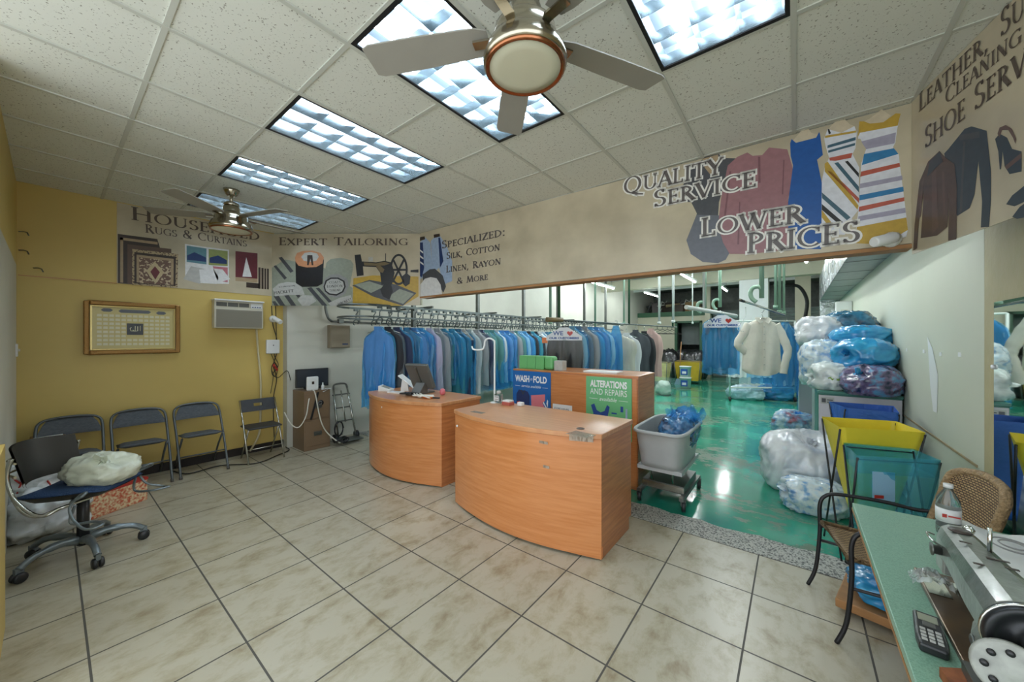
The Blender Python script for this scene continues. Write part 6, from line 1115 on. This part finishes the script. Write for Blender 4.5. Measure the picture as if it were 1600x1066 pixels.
B().lathe([(.011, 0), (.013, .001), (.013, .004), (.009, .006), (0, .006)], (-.066, -.19, .075), 16, (-1, 0, 0)).build('oil_cap', 'dull_steel', t); B().box(.05, .09, -.24, -.05, .1, .2).build('side_cover', 'dull_steel', t)
t = thing('cordless_phone', 'black cordless telephone lying on the green table', 'telephone', (.296, 1.51, .74), R(-6))
bev(B().prism([(-.026, -.085), (.026, -.085), (.03, -.04), (.027, .085), (-.027, .085), (-.03, -.04)], 0, .024).build('casing', 'plastic_black', t), .006); B().box(-.019, .019, .035, .07, .024, .0255).build('display', mat('lcd', (150, 152, 132), .3), t); B().box(-.012, .012, .008, .028, .024, .027).build('navigation_key', 'plastic_grey', t)
for i in range(3):
    for j in range(4): bev(B().box(-.02+i*.0145, -.009+i*.0145, -.066+j*.0165, -.055+j*.0165, .024, .0265).build('key', 'p_lgrey', t), .001)
tag(B().grid(lambda u, v: (-.05+.1*u, -.04+.08*v, .01+.03*abs(noise.noise(Vector((u*5, v*5, 2))))+.02*math.sin(u*PI)), 16, 14).build('plastic_bag', film('film_small', (220, 226, 226), .4, bscale=60)), 'small crumpled clear packet at the sewing machine bed', 'packet').location = (.355, 1.79, .757)
t = thing('water_bottle', 'clear water bottle with white label behind the sewing machine', 'bottle', (.515, 2.36, .74)); B().lathe([(.0, 0), (.034, .002), (.036, .02), (.036, .12), (.034, .15), (.014, .19), (.013, .2)], n=24).build('bottle', 'clear_glass', t); B().lathe([(.037, .06), (.037, .115)], n=24).build('label', 'p_white', t); B().lathe([(.015, .2), (.015, .215), (0, .215)], n=16).build('cap', 'p_white', t); B().box(-.025, -.012, -.039, -.037, .082, .096).box(-.008, .025, -.039, -.037, .086, .092).build('label_mark', 'red_plastic', t)
mat('white_cloth', (216, 218, 214), .7, bump=.3, bscale=12)
o = tag(B().grid(lambda u, v: (-.17+.34*u, -.3+.6*v, .02+.05*math.sin(u*PI)*math.sin(v*PI)+.03*noise.noise(Vector((u*3, v*4, 5)))+.012*noise.noise(Vector((u*9, v*12, 3)))), 26, 34).build('cloth', 'white_cloth', loc=(.67, 2.16, .745)), 'white printed cloth heaped on the table behind the sewing machine', 'cloth')
mo = o.modifiers.new('thick', 'SOLIDIFY'); mo.thickness = .006
B().tube([(.05*math.cos(a)-.06, .06*math.sin(a)-.05, .092) for a in [2*PI*k/24 for k in range(24)]], .003, 4, closed=True).tube([(.03*math.cos(a)-.06, .036*math.sin(a)-.05, .095) for a in [2*PI*k/20 for k in range(20)]], .003, 4, closed=True).build('printed_rings', 'p_grey', o)
m = mat('stripe_cloth', (216, 206, 130), .7); nt, b_ = nodes(m); tc = nt.nodes.new('ShaderNodeTexCoord'); wv = nt.nodes.new('ShaderNodeTexWave'); wv.inputs['Scale'].default_value = 22; nt.links.new(tc.outputs['Object'], wv.inputs['Vector']); r_ = nt.nodes.new('ShaderNodeValToRGB'); r_.color_ramp.elements[0].color = lin((190, 176, 92)); r_.color_ramp.elements[1].color = lin((224, 222, 200)); nt.links.new(wv.outputs['Fac'], r_.inputs['Fac']); nt.links.new(r_.outputs[0], b_.inputs['Base Color'])
tag(B().grid(lambda u, v: (-.1+.2*u, -.1+.2*v, .02+.025*math.sin(u*PI)*math.sin(v*PI)), 14, 14).build('striped_cloth', 'stripe_cloth', loc=(.67, 1.84, .742), rz=.4), 'yellow striped cloth at the right edge of the green table', 'cloth')
tag(B().lathe([(0, 0), (.02, 0), (.02, .004), (.008, .006), (0, .006)], (.25, 2.25, 0), 16).build('plastic_disc', 'plastic_white'), 'little white plastic disc on the tile floor by the table', 'disc')
